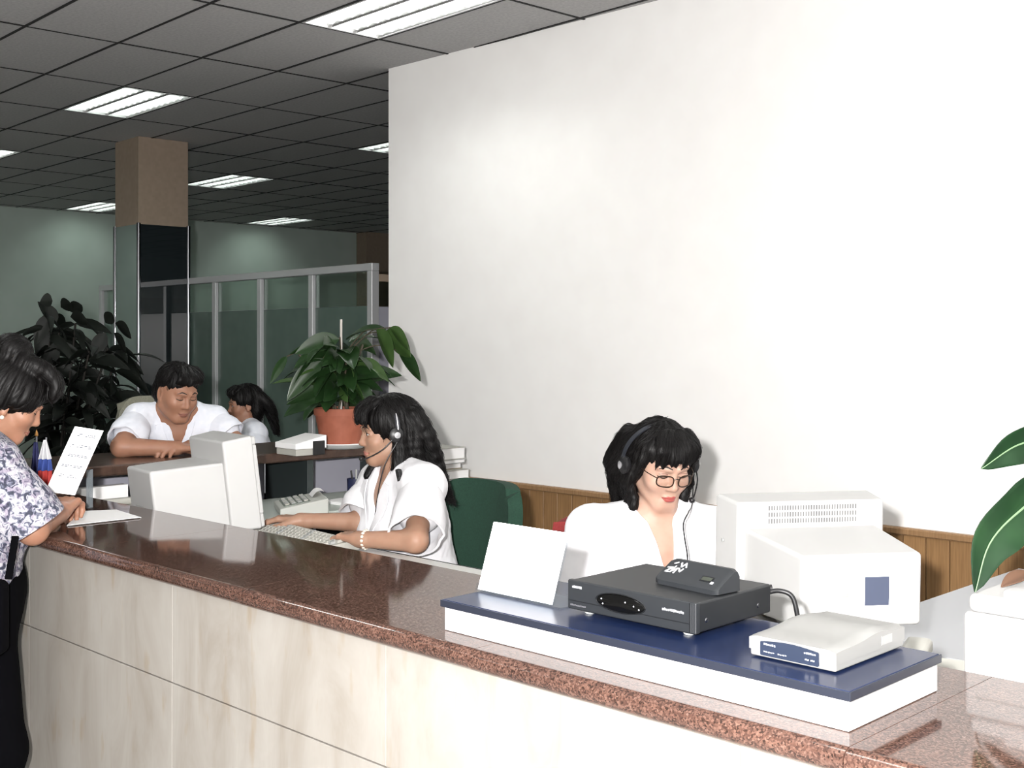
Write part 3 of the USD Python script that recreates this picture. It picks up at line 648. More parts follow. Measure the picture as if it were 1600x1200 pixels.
def leaf(p0, d, L, W, droop=.5, roll=0.0, fold=.25, n=13, m=7, wave=.0, thick=.0012):
    """A pointed oval leaf from p0 in the direction d, bending down as it goes."""
    d = np.asarray(d, float) / np.linalg.norm(d); side = np.cross(d, (0, 0, 1)); side /= np.linalg.norm(side) + 1e-9
    P = []; p = np.array(p0, float); ang = 0
    up = np.cross(side, d); side = side * math.cos(roll) + up * math.sin(roll)
    for i in range(n):
        s = i / (n - 1); w = W / 2 * (math.sin(math.pi * min(1, s ** .8)) ** .85 if 0 < s < 1 else 0) + .0008
        dd = d - np.array((0, 0, 1.0)) * droop * s * 1.6; dd /= np.linalg.norm(dd)
        nn = np.cross(side, dd); nn /= np.linalg.norm(nn)
        P.append([p + side * u * w + nn * (fold * abs(u) * w + wave * math.sin(s * 14 + u * 3) * w * abs(u)) for u in np.linspace(-1, 1, m)])
        p = p + dd * L / (n - 1)
    return sheet(np.array(P), thick)
rr = random.Random(21)
right = hd(1, 0); back = hd(0, 1)
def dirn(az, el): return (right * math.cos(az) + back * math.sin(az)) * math.cos(el) + np.array((0, 0, math.sin(el)))
obj('stake', tube([(.0, .0, .15), (.0, 0, .585)], .006, 8), plain('pale_stake', (.5, .47, .43), .7), PP)
for k in range(9):
    a = rr.uniform(0, 6.28); e = rr.uniform(.9, 1.4); v = dirn(a, e); L = rr.uniform(.16, .36)
    obj('stem', tube(spline([(0.03 * math.cos(a), .03 * math.sin(a), .16), tuple(v * L * .5 + np.array((0, 0, .16))), tuple(v * L + np.array((0, 0, .15)))], 10), .005, 6), M_stem, PP, smooth=50)
for k in range(66):
    a = rr.uniform(0, 6.28); zz = rr.uniform(.20, .50); rad = rr.uniform(.01, .10) * (1.15 - zz)
    v = dirn(a, rr.uniform(-.25, .5)); p0 = right * math.cos(a) * rad + back * math.sin(a) * rad + np.array((0, 0, zz))
    obj('leaf', leaf(p0, v, rr.uniform(.15, .25), rr.uniform(.07, .105), rr.uniform(.35, .95), rr.uniform(-1.4, 1.4)), ML2 if rr.random() < .16 else ML1, PP, smooth=True)
for (px, py, qx, qy, w, dd) in ((600, 520, 640, 560, .10, -.10), (588, 515, 612, 575, .10, -.14), (622, 548, 655, 597, .07, -.1), (530, 530, 462, 555, .075, -.05), (448, 557, 424, 600, .035, -.02), (505, 560, 452, 628, .075, -.08), (610, 512, 637, 548, .06, -.16)):
    a, b = pt(px, py, 5.4 + dd), pt(qx, qy, 5.4 + dd - .06); o = np.array((q_[0], q_[1], Z2))
    L = np.linalg.norm(b - a); obj('leaf', leaf(a - o, b - a + np.array((0, 0, .25 * L)), L * 1.02, w * 1.15, .32, 1.25), ML2 if px > 587 and py < 525 else ML1, PP, smooth=True)
    obj('leaf_stalk', tube(spline([(0, 0, .40), tuple((a - o) * .6 + np.array((0, 0, .2))), tuple(a - o)], 12), .003, 5), M_stem, PP, smooth=50)
# clutter at the left end of the low desk
fx = put(196, 786, 4.6, 'desk_telephone', 'small white telephone on the low desk, left of the side-view monitor', 'telephone', .90, GA)
obj('base', wedge(-.07, .07, -.07, .07, .03, .05), M_cream_plastic, fx, smooth=35)
obj('handset', rbox(-.065, -.02, -.085, .085, .045, .072, .012), M_cream_plastic, fx, smooth=35)
obj('keypad', box(.0, .055, -.05, .04, .038, .046, .002), M_grey_plastic, fx)
sd = put(160, 782, 4.66, 'binder', 'white upright binder on the low desk beside the telephone', 'binder', .90, GA + .1)
obj('cover', box(-.022, .022, -.10, .10, 0, .115, .002), M_paper, sd)
obj('spine_label', box(-.012, .012, -.1006, -.0998, .05, .095), M_grey_plastic, sd)
bb = put(214, 792, 4.55, 'small_blue_box', 'small dark blue box on the low desk beside the white telephone', 'box', .90, GA)
obj('box', box(-.035, .035, -.03, .03, 0, .035, .002), plain('navy_plastic', (.012, .016, .05), .4), bb); obj('lid', box(-.036, .036, -.031, .031, .035, .043, .002), plain('navy_lid', (.02, .026, .07), .4), bb)
# office chairs
def office_chair(label, base, facing, mat, seat_z, back_top, w=.46):
    yaw = math.atan2(facing[1], facing[0]) - math.pi / 2
    t = thing('office_chair', label, 'chair', (base[0], base[1], 0), yaw)
    obj('seat', rbox(-w / 2, w / 2, -.22, .24, seat_z - .08, seat_z, .035), mat, t, smooth=40)
    P = []
    h0 = seat_z + .06
    for u in np.linspace(-1, 1, 17):
        row = []
        for v in np.linspace(0, 1, 15):
            row.append((-u * w / 2 * (1 - .0 * v), -.245 + .05 * u * u - .05 * v, h0 + (back_top - h0) * v)); 
        P.append(row)
    P = np.array(P)
    # rounded outline: pull the corners in
    U, V = np.meshgrid(np.linspace(-1, 1, 17), np.linspace(-1, 1, 15), indexing='ij'); k = np.maximum((np.abs(U) ** 5 + np.abs(V) ** 5) ** .2, 1e-6); s = np.maximum(np.abs(U), np.abs(V)) / k
    cxyz = P[8, 7]; P2_ = P.copy(); P2_[..., 0] = P[..., 0] * s; P2_[..., 2] = cxyz[2] + (P[..., 2] - cxyz[2]) * s
    obj('backrest', sheet(P2_, .055), mat, t, smooth=50)
    obj('back_bar', tube(spline([(0, -.30, back_top - .2), (0, -.34, seat_z + .05), (0, -.25, seat_z - .1), (0, 0, seat_z - .1)], 20), .018, 8), M_black, t, smooth=40)
    obj('gas_lift', lathe([(0, .1), (.03, .1), (.03, seat_z - .25), (.018, seat_z - .25), (.018, seat_z - .08), (0, seat_z - .08)], 16), M_black, t, smooth=40)
    for i in range(5):
        a = i * 2 * math.pi / 5
        obj('leg', hull([(math.cos(a) * r + dx, math.sin(a) * r + dy, z) for r, z in ((.03, .14), (.03, .09), (.30, .085), (.30, .062)) for dx in (-.016, .016) for dy in (-.016, .016)]), M_black, t)
        obj('castor', tf(lathe([(0, -.02), (.03, -.02), (.03, .02), (0, .02)], 14), rot((1, 0, 0), math.pi / 2), (math.cos(a) * .29, math.sin(a) * .29, .03)), M_black, t, smooth=40)
    return t
def fabric(name, c): return mottled(name, tuple(np.array(c) * .82), tuple(np.array(c) * 1.15), 180, .95)
gcp = cw(-.30, 4.16)
office_chair('dark green fabric office chair behind the left clerk', gcp, hd(-.72, -.66), fabric('green_fabric', (.010, .040, .024)), .54, 1.075, .42)
rcp = cw(.43, 3.70)
office_chair('red fabric office chair behind the clerk with glasses', rcp, hd(.38, -.92), fabric('red_fabric', (.20, .022, .022)), .52, 1.01, .44)
mcp = cw(-1.76, 5.72)
office_chair('beige fabric office chair of the man in the white shirt', mcp, hd(.15, -.98), fabric('beige_fabric', (.17, .17, .13)), .55, 1.31, .38)
# papers and folders on a low cupboard by the end of the white wall
cbp = pt(684, 770, 6.02)
cup = thing('low_cupboard', 'low beige cupboard behind the hair of the left clerk', 'cupboard', (cbp[0], cbp[1], 0), 0)
obj('body', box(-.12, .13, -.14, .16, 0, .80, .003), M_cream_plastic, cup); obj('top', box(-.125, .135, -.15, .165, .80, .825, .004), M_cream_plastic, cup)
obj('door', box(-.115, .125, -.146, -.14, .06, .78, .002), M_cream_plastic, cup); obj('handle', box(.09, .1, -.156, -.146, .5, .6, .002), M_grey_plastic, cup)
zz = .825
for k, (w, l, h, dx, mt) in enumerate(((.24, .24, .05, .01, M_paper), (.20, .20, .018, .0, M_black), (.24, .22, .045, .0, M_cream_plastic), (.18, .2, .03, -.02, plain('kraft_folder', (.30, .26, .19), .8)), (.20, .2, .022, .0, M_grey_plastic), (.22, .2, .06, -.01, M_cream_plastic))):
    t = thing('folder', ['thick white folder lowest in the pile behind the left clerk', 'thin black folder second from the bottom of the pile behind the left clerk', 'cream folder in the middle of the pile behind the left clerk', 'brown kraft folder above the middle of the pile behind the left clerk', 'grey folder near the top of the pile behind the left clerk', 'cream box file on top of the pile behind the left clerk'][k], 'folder', (cbp[0] + dx, cbp[1], zz), .06 * math.sin(k * 2))
    obj('cover', [box(-w / 2, w / 2, -l / 2, l / 2, 0, .004), box(-w / 2, w / 2, -l / 2, l / 2, h - .004, h), box(-w / 2, -w / 2 + .004, -l / 2, l / 2, 0, h)], mt, t)
    obj('sheets', box(-w / 2 + .005, w / 2 - .004, -l / 2 + .004, l / 2 - .004, .004, h - .004), M_paper, t); zz += h

# ------------------------------------------------------------------ right end: printer, telephone, big-leaved plant
PRX, PRY, PRZ = -.845, 1.92, 1.165
pr = at_thing('printer', 'white boxy printer behind the right end of the counter, under the big leaves', 'printer', (PRX + .24, PRY + .2, DZ))
part(pr, 'body', rbox(PRX, PRX + .46, PRY, PRY + .40, DZ, PRZ - .03, .008), M_white_plastic, smooth=35)
part(pr, 'top_cover', rbox(PRX + .006, PRX + .455, PRY + .004, PRY + .40, PRZ - .03, PRZ, .010), M_white_plastic, smooth=35)
part(pr, 'paper_recess', [box(PRX + .10, PRX + .40, PRY + .09, PRY + .30, PRZ - .0005, PRZ + .0012)], M_grey_plastic)
part(pr, 'tray_ridge', rbox(PRX + .06, PRX + .42, PRY + .012, PRY + .05, PRZ - .002, PRZ + .012, .005), M_white_plastic, smooth=35)
part(pr, 'seam', box(PRX + .02, PRX + .44, PRY - .0008, PRY + .002, PRZ - .062, PRZ - .0605), M_grey_plastic)
tp = pt(1468, 1022, 2.22)
te = at_thing('telephone', 'small white telephone on the desk between the blue plinth and the white printer', 'telephone', (tp[0], tp[1], DZ))
tm = lambda m: tf(m, rot((0, 0, 1), .3), (tp[0], tp[1], DZ))
part(te, 'base', tm(wedge(-.08, .08, -.09, .10, .035, .065)), M_cream_plastic, smooth=35)
part(te, 'handset', tm(hull(np.vstack([rbox(-.075, -.025, -.10, -.05, .058, .085, .01).vertices, rbox(-.075, -.025, .05, .105, .07, .10, .01).vertices]))), M_cream_plastic, smooth=35)
part(te, 'keypad', tm(box(.0, .06, -.05, .05, .045, .058, .003)), M_grey_plastic)
part(te, 'cord', tm(tube(spline([(-.05, -.1, .06), (-.06, -.14, .02), (.0, -.16, .006), (.06, -.13, .006), (.09, -.06, .006)], 30), .003, 6)), M_black, smooth=50)
pl = pt(1475, 955, 2.9)
bo = at_thing('side_board', 'grey-white low side table beyond the printer, against the wainscot', 'side table', (pl[0] + .2, 3.4, 0))
part(bo, 'table_top', box(-1.69, .2, 2.95, 4.30, .74, .77, .004), plain('grey_white_top', (.42, .43, .45), .5))
for x, y in ((-1.63, 3.02), (-1.63, 4.22), (.14, 3.02), (.14, 4.22)): part(bo, 'leg', box(x - .02, x + .02, y - .02, y + .02, 0, .74, .003), M_grey_plastic)
plp = np.array((PRX + .30, PRY + .20, PRZ))
np_ = at_thing('large_leaf_plant', 'plant with big drooping green leaves at the right edge, on the white printer', 'potted plant', plp)
part(np_, 'pot', tf(lathe([(0, 0), (.07, 0), (.085, .12), (.09, .12), (.09, .135), (.08, .135), (.077, .115), (0, .115)], 28), t=plp), M_black, smooth=35)
part(np_, 'soil', tf(lathe([(0, .122), (.077, .118)], 20), t=plp), plain('soil', (.02, .014, .01), .95), smooth=True)
part(np_, 'dry_leaf', leaf(pt(1612, 895, 2.03), pt(1552, 912, 2.0) - pt(1612, 895, 2.03), .07, .03, .2, .3), plain('dry_leaf', (.10, .05, .028), .7), smooth=True)
def bigleaf(pts, W, roll, fold=.3, seed=0):
    c = spline([pt(*p) for p in pts], 24); n = len(c); P = []
    for i in range(n):
        s = i / (n - 1); t = c[min(i + 1, n - 1)] - c[max(i - 1, 0)]; t /= np.linalg.norm(t)
        side = np.cross(t, hd(-.1, -1)); side /= np.linalg.norm(side); nn = np.cross(side, t)
        side, nn = side * math.cos(roll) + nn * math.sin(roll), nn * math.cos(roll) - side * math.sin(roll)
        w = W / 2 * math.sin(math.pi * (1 - (1 - s) ** .85) ** .8) ** .9 + .0008 if 0 < s < 1 else .0008
        P.append([c[i] + side * u * w + nn * (fold * abs(u) ** 1.3 * w + .07 * w * math.sin(s * 19 + seed + (2 if u > 0 else 0)) * abs(u)) for u in np.linspace(-1, 1, 11)])
    return sheet(np.array(P), .0016), c
for k, (pts, W, roll, fold) in enumerate((([(1690, 720, 2.05), (1640, 690, 2.04), (1590, 695, 2.02), (1533, 732, 2.0)], .075, .35, .25), ([(1690, 800, 2.0), (1640, 770, 1.98), (1590, 800, 1.95), (1545, 850, 1.93), (1523, 925, 1.91)], .095, .25, .25), ([(1700, 830, 2.12), (1650, 760, 2.12), (1600, 778, 2.12), (1535, 835, 2.12)], .06, .9, .3),
        ([(1700, 860, 1.98), (1740, 740, 2.0), (1760, 640, 2.02), (1775, 560, 2.0)], .09, .4, .3), ([(1720, 880, 2.1), (1800, 800, 2.15), (1870, 800, 2.2), (1930, 880, 2.22)], .09, .4, .3))):
    m, c = bigleaf(pts, W, roll, fold, k); lf = part(np_, 'leaf', m, ML4, smooth=True)
    off = c + hd(0, -1) * .0025
    part(np_, 'midrib', tube(off, np.linspace(.003, .0008, len(c)), 6), plain('pale_midrib', (.14, .22, .12), .6), smooth=50, sub=lf)
    part(np_, 'stalk', tube(spline([plp + np.array((0, 0, .12)), (plp + np.array((0, 0, .11)) + c[0]) / 2 + np.array((0, 0, .03)), c[0]], 14), .004, 7), plain('green_stalk', (.03, .06, .02), .6), smooth=50)
part(np_, 'dead_tendril', tube(spline([pt(1570, 815, 2.1), pt(1535, 830, 2.1), pt(1521, 870, 2.1)], 14), .0018, 5), plain('dry_brown', (.07, .04, .02), .8), smooth=50)

# ------------------------------------------------------------------ far left: tall dark plant, flags, papers
tb = cw(-2.66, 6.9)
tr = thing('tall_plant', 'tall dark-leaved plant standing before the pale green wall at the left', 'potted plant', (tb[0], tb[1], 0), 0)
obj('pot', lathe([(0, 0), (.17, 0), (.21, .30), (.225, .30), (.225, .35), (.20, .35), (.195, .30), (0, .30)], 32), M_black, tr, smooth=35)
obj('soil', lathe([(0, .31), (.195, .302)], 20), plain('soil', (.02, .014, .01), .95), tr, smooth=True)
rr = random.Random(77)
def rel(px, py, d): return pt(px, py, d) - np.array((tb[0], tb[1], 0))
tops = [(92, 520, 6.9), (75, 500, 6.85), (118, 505, 6.95), (168, 545, 6.9), (182, 560, 6.95), (140, 545, 6.8), (110, 580, 6.8), (190, 640, 6.9), (100, 640, 6.7), (150, 600, 7.0)]
for k, tp_ in enumerate(tops):
    e = rel(*tp_); obj('stem', tube(spline([(rr.uniform(-.05, .05), rr.uniform(-.05, .05), .3), (e[0] * .4, e[1] * .4, .3 + (e[2] - .3) * .5), tuple(e)], 14), np.linspace(.014, .006, 15), 6), plain('dark_stem', (.012, .010, .007), .8), tr, smooth=50)
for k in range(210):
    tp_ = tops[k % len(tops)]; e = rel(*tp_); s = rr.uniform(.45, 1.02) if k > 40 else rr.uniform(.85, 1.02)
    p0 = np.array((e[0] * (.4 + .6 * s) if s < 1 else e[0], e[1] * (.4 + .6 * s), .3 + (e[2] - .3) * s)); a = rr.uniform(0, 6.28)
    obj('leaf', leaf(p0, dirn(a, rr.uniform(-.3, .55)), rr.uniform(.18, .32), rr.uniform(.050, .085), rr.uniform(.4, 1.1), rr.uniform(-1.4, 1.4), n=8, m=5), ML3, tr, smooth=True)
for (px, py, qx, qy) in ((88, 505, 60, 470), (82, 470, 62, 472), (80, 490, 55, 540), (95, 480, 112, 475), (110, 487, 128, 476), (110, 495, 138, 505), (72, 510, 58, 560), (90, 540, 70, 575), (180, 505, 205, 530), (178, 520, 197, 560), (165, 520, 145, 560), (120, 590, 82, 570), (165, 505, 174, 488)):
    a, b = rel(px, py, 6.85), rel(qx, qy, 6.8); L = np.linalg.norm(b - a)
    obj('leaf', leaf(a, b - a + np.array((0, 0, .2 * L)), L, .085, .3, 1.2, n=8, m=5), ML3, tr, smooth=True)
# desk flags on the counter
fp = pt(72, 770, 4.12); fl_z = TOPZ
fs = at_thing('desk_flag', 'small white, blue and red desk flag on a stand on the counter', 'flag', (fp[0], fp[1], fl_z))
part(fs, 'base', tf(lathe([(0, 0), (.035, 0), (.03, .012), (.008, .018), (0, .018)], 24), t=(fp[0], fp[1], fl_z)), M_steel, smooth=40)
part(fs, 'pole', tube([(fp[0], fp[1], fl_z + .01), (fp[0], fp[1], fl_z + .20)], .003, 8), M_steel, smooth=40)
def drape(zt, zb_, wt, wb, ph=0.0, base=fp):
    P = []
    for u in np.linspace(-1, 1, 25):
        P.append([np.array((base[0], base[1], 0)) + right * (u * (wt + (wb - wt) * v) + .001) + back * (.010 * math.sin(u * 7 + ph) * (.4 + v) - .012) + np.array((0, 0, zt + (zb_ - zt) * v)) for v in np.linspace(0, 1, 8)])
    return sheet(np.array(P), .0015)
part(fs, 'white_band', drape(fl_z + .192, fl_z + .125, .004, .020), plain('flag_white', (.66, .66, .68), .8), smooth=True)
part(fs, 'blue_band', drape(fl_z + .125, fl_z + .085, .020, .023), plain('flag_blue', (.03, .06, .25), .8), smooth=True)
part(fs, 'red_band', drape(fl_z + .085, fl_z + .022, .023, .022), plain('flag_red', (.36, .03, .025), .8), smooth=True)
fp2 = pt(57, 770, 4.16)
f2 = at_thing('desk_flag', 'dark blue desk flag with a gilded pole tip beside the striped one', 'flag', (fp2[0], fp2[1], fl_z))
part(f2, 'base', tf(lathe([(0, 0), (.035, 0), (.03, .012), (.008, .018), (0, .018)], 24), t=(fp2[0], fp2[1], fl_z)), M_steel, smooth=40)
part(f2, 'pole', tube([(fp2[0], fp2[1], fl_z + .01), (fp2[0], fp2[1], fl_z + .20)], .003, 8), M_steel, smooth=40)
part(f2, 'tip', tf(lathe([(0, 0), (.007, .006), (.006, .014), (0, .028)], 12), t=(fp2[0], fp2[1], fl_z + .197)), plain('gilt', (.4, .2, .06), .3, metallic=.8), smooth=40)
part(f2, 'cloth', drape(fl_z + .18, fl_z + .03, .006, .022, 1.0, fp2), plain('flag_navy', (.012, .014, .07), .8), smooth=True)
pp = [pt(118, 812, 3.62), pt(215, 808, 3.62)]
sp = at_thing('paper_sheets', 'white sheets lying flat on the granite by the standing woman', 'papers', (*pt(160, 806, 3.62)[:2], TOPZ))
ctr = pt(160, 806, 3.62)
def floorpt(px, py, z): d = (EYE - z) * FOCAL / (py - HORIZON); return pt(px, py, d)
quad = [floorpt(*q, TOPZ) for q in ((104, 822), (221, 809), (182, 797), (126, 799))]
for k in range(3):
    c = np.mean(quad, 0); qd = [c + (q - c) * (1 - .02 * k) + np.array((.008 * k, -.004 * k, 0)) for q in quad]
    z0 = TOPZ + .0006 + .0012 * k
    part(sp, 'sheet', hull([(q[0], q[1], z) for q in qd for z in (z0, z0 + .0009)]), M_paper)
ac = floorpt(140, 795, TOPZ)
ah = at_thing('leaflet_stand', 'narrow clear plastic stand at the back edge of the counter, left of the papers', 'stand', (ac[0], ac[1], TOPZ))
part(ah, 'plate', tf(box(-.003, .003, -.014, .014, .003, .125, .0008), rot((0, 0, 1), .5), (ac[0], ac[1], TOPZ)), plain('acrylic_edge', (.20, .23, .25), .15, alpha=.55))
part(ah, 'foot', tf(box(-.02, .02, -.018, .018, 0, .003), rot((0, 0, 1), .5), (ac[0], ac[1], TOPZ)), M_acrylic)

# ------------------------------------------------------------------ people: distance fields, meshed by surface nets
class Field:
    def __init__(self, lo, hi, h):
        self.o = np.asarray(lo, float); self.h = h; self.n = np.ceil((np.asarray(hi) - self.o) / h).astype(int) + 1
        self.F = np.full(self.n, .2, np.float32)
    def win(self, lo, hi):
        a = np.clip(np.floor((lo - self.o) / self.h).astype(int), 0, self.n); b = np.clip(np.ceil((hi - self.o) / self.h).astype(int) + 1, 0, self.n)
        if np.any(b <= a): return None, None
        sl = tuple(slice(i, j) for i, j in zip(a, b))
        g = np.stack(np.meshgrid(*[self.o[k] + self.h * np.arange(a[k], b[k]) for k in range(3)], indexing='ij'), -1).astype(np.float32)
        return sl, g
    def _join(self, sl, d, k, sub):
        A = self.F[sl]
        if sub: d = -d; A_, d_ = -A, -d
        if not sub:
            if k > 0:
                h = np.maximum(k - np.abs(A - d), 0) / k; self.F[sl] = np.minimum(A, d) - h * h * k * .25
            else: self.F[sl] = np.minimum(A, d)
        else:
            if k > 0:
                h = np.maximum(k - np.abs(A - d), 0) / k; self.F[sl] = np.maximum(A, d) + h * h * k * .25
            else: self.F[sl] = np.maximum(A, d)
    def cone(self, a, b, ra, rb=None, k=.02, sub=False):
        a = np.asarray(a, np.float32); b = np.asarray(b, np.float32); rb = ra if rb is None else rb; m = max(ra, rb) + k + .015
        sl, g = self.win(np.minimum(a, b) - m, np.maximum(a, b) + m)
        if sl is None: return
        ab = b - a; t = np.clip(((g - a) @ ab) / (ab @ ab + 1e-12), 0, 1)
        d = np.linalg.norm(g - a - t[..., None] * ab, axis=-1) - (ra + (rb - ra) * t); self._join(sl, d, k, sub)
    def ell(self, c, r, R=None, k=.02, sub=False):
        c = np.asarray(c, np.float32); r = np.asarray(r, np.float32); R = np.eye(3) if R is None else R
        e = np.sqrt(((R * r[None, :]) ** 2).sum(1)) + k + .015
        sl, g = self.win(c - e, c + e)
        if sl is None: return
        q = (g - c) @ R.astype(np.float32); k0 = np.linalg.norm(q / r, axis=-1); k1 = np.linalg.norm(q / r ** 2, axis=-1) + 1e-9
        self._join(sl, k0 * (k0 - 1) / k1, k, sub)
    def fun(self, lo, hi, f, k=0., sub=False):
        sl, g = self.win(np.asarray(lo), np.asarray(hi))
        if sl is not None: self._join(sl, f(g).astype(np.float32), k, sub)
    def __call__(self, p):
        q = (np.asarray(p, float) - self.o) / self.h; sh = q.shape[:-1]
        return map_coordinates(self.F, q.reshape(-1, 3).T, order=1, mode='nearest').reshape(sh)
    def mesh(self, smooth=1):
        F = self.F; s = F < 0; nx, ny, nz = F.shape
        c = [s[i:nx - 1 + i, j:ny - 1 + j, k:nz - 1 + k] for i in (0, 1) for j in (0, 1) for k in (0, 1)]
        cnt = sum(x.astype(np.int8) for x in c); act = (cnt > 0) & (cnt < 8); I = np.argwhere(act); idx = np.full(act.shape, -1, np.int32); idx[act] = np.arange(len(I))
        off = np.array([(i, j, k) for i in (0, 1) for j in (0, 1) for k in (0, 1)]); V = np.stack([F[I[:, 0] + o[0], I[:, 1] + o[1], I[:, 2] + o[2]] for o in off], 1)
        acc = np.zeros((len(I), 3)); num = np.zeros(len(I))
        for a in range(8):
            for b in range(a + 1, 8):
                if np.abs(off[a] - off[b]).sum() != 1: continue
                va, vb = V[:, a], V[:, b]; m = (va < 0) != (vb < 0); t = np.where(m, va / np.where(m, va - vb, 1), 0)
                acc += np.where(m[:, None], off[a] + t[:, None] * (off[b] - off[a]), 0); num += m
        P = self.o + self.h * (I + acc / num[:, None]); Q = []
        for ax in range(3):
            u, v = [(1, 2), (2, 0), (0, 1)][ax]
            sa = np.moveaxis(s, ax, 0); e = np.argwhere(np.moveaxis(sa[:-1] != sa[1:], 0, ax))
            e = e[(e[:, u] > 0) & (e[:, v] > 0) & (e[:, u] < F.shape[u] - 1) & (e[:, v] < F.shape[v] - 1)]
            def at(du, dv):
                q = e.copy(); q[:, u] -= du; q[:, v] -= dv; return idx[q[:, 0], q[:, 1], q[:, 2]]
            q = np.stack([at(1, 1), at(0, 1), at(0, 0), at(1, 0)], 1); fl = ~s[e[:, 0], e[:, 1], e[:, 2]]; q[fl] = q[fl][:, ::-1]; Q.append(q)
        Q = np.vstack(Q); Q = Q[(Q >= 0).all(1)]
        m = trimesh.Trimesh(P, np.vstack([Q[:, [0, 1, 2]], Q[:, [0, 2, 3]]]), process=False)
        return relax(m, smooth)
def relax(m, times=1):                              # Taubin smoothing: shrink, then swell back
    import scipy.sparse as sp
    f = m.faces; n = len(m.vertices); i = np.concatenate([f[:, 0], f[:, 1], f[:, 2], f[:, 1], f[:, 2], f[:, 0]]); j = np.concatenate([f[:, 1], f[:, 2], f[:, 0], f[:, 0], f[:, 1], f[:, 2]])
    A = sp.csr_matrix((np.ones(len(i)), (i, j)), shape=(n, n)); A.data[:] = 1; d = np.maximum(np.asarray(A.sum(1)).ravel(), 1); v = np.array(m.vertices)
    for k in range(2 * times):
        L = (A @ v) / d[:, None] - v; L[np.asarray(A.sum(1)).ravel() == 0] = 0; v = v + (.5 if k % 2 == 0 else -.52) * L
    return trimesh.Trimesh(v, f, process=False)

def frame(f, up=(0, 0, 1)):                         # columns: right, forward, up
    f = np.asarray(f, float); f /= np.linalg.norm(f); r = np.cross(f, up); r /= np.linalg.norm(r); return np.stack([r, f, np.cross(r, f)], 1)
def head_frame(heading, pitch, roll=0.0):
    R = frame(heading); r, f, u = R.T; f2 = f * math.cos(pitch) - u * math.sin(pitch); u2 = u * math.cos(pitch) + f * math.sin(pitch)
    r2 = r * math.cos(roll) + u2 * math.sin(roll); u3 = u2 * math.cos(roll) - r * math.sin(roll); return np.stack([r2, f2, u3], 1)

def sculpt_head(F, c, R, s=1.0, male=False, ears=True):
    L = lambda x, y, z: c + R @ (np.array((x, y, z)) * s)
    E = lambda p, r, k=.02, sub=False: F.ell(L(*p), np.array(r) * s, R, k * s, sub)
    K = lambda a, b, ra, rb, k=.01, sub=False: F.cone(L(*a), L(*b), ra * s, rb * s, k * s, sub)
    j = 1.1 if male else .94
    E((0, -.014, .036), (.075, .093, .083), .02)
    E((0, .020, -.020), (.064 * j, .072, .088), .03)
    E((0, .030, -.072), (.045 * j, .050, .040), .03)
    K((-.012, .066, -.101), (.012, .066, -.101), .015, .015, .03)
    for q in (-1, 1):
        K((q * .055 * j, -.004, -.060), (q * .020, .058, -.098), .012, .011, .03)          # jaw line
        E((q * .039, .058, -.030), (.022, .022, .020), .03)                             # cheekbone
        E((q * .031, .091, .002), (.019, .014, .011), .014, True)                       # eye socket
        E((q * .031, .0745, .000), (.0165, .0125, .0105), .006)                         # eyeball under its lids
        K((q * .014, .090, .021), (q * .045, .076, .021), .007, .005, .016)             # brow
        E((q * .011, .092, -.037), (.0080, .0090, .0068), .008)                         # nostril wing
        if ears:
            E((q * .074, -.008, -.010), (.0075, .019, .031), .008); E((q * .079, -.004, -.008), (.004, .009, .017), .006, True); E((q * .073, .0, -.036), (.006, .008, .009), .006)
    K((0, .086, .008), (0, .1015, -.030), .0062, .0095, .012)                           # nose
    E((0, .100, -.034), (.0095, .0085, .0080), .008)
    K((-.016, .083, -.0655), (.016, .083, -.0655), .0052, .0052, .006); E((0, .0865, -.0650), (.016, .0075, .0048), .006)   # upper lip
    E((0, .0855, -.0745), (.0155, .0080, .0058), .006)                                  # lower lip
    K((-.022, .083, -.0696), (.022, .083, -.0696), .0022, .0022, .005, True)            # the line between
def head_patch(F, c, R, s, A, B, m=5, lift=.0012, thick=.0012, start=.16):
    """A thin skin-tight piece between two lines of head (x, z) points: lips, brows, lashes."""
    A, B = spline(A, 20)[:, :2] if len(A) > 2 else np.asarray(A), spline(B, 20)[:, :2] if len(B) > 2 else np.asarray(B)
    G = np.stack([A + (B - A) * v for v in np.linspace(0, 1, m)], 1); ys = np.linspace(start, -.02, 220)
    P = np.zeros(G.shape[:2] + (3,)); 
    q = np.concatenate([np.repeat(G[:, :, None, :1], len(ys), 2), np.broadcast_to(ys[None, None, :, None], G.shape[:2] + (len(ys), 1)), np.repeat(G[:, :, None, 1:], len(ys), 2)], -1)
    val = F(c + (q * s) @ R.T); hit = np.argmax(val < 0, axis=2); hit = np.maximum(hit, 1)
    i, j = np.indices(hit.shape); v0, v1 = val[i, j, hit - 1], val[i, j, hit]; t = np.clip(v0 / (v0 - v1 + 1e-9), 0, 1); y = ys[hit - 1] + t * (ys[hit] - ys[hit - 1])
    L = np.stack([G[..., 0], y + lift / s, G[..., 1]], -1)
    return sheet(c + (L * s) @ R.T, thick)
def pts3(a): return [(x, z, 0) for x, z in a]

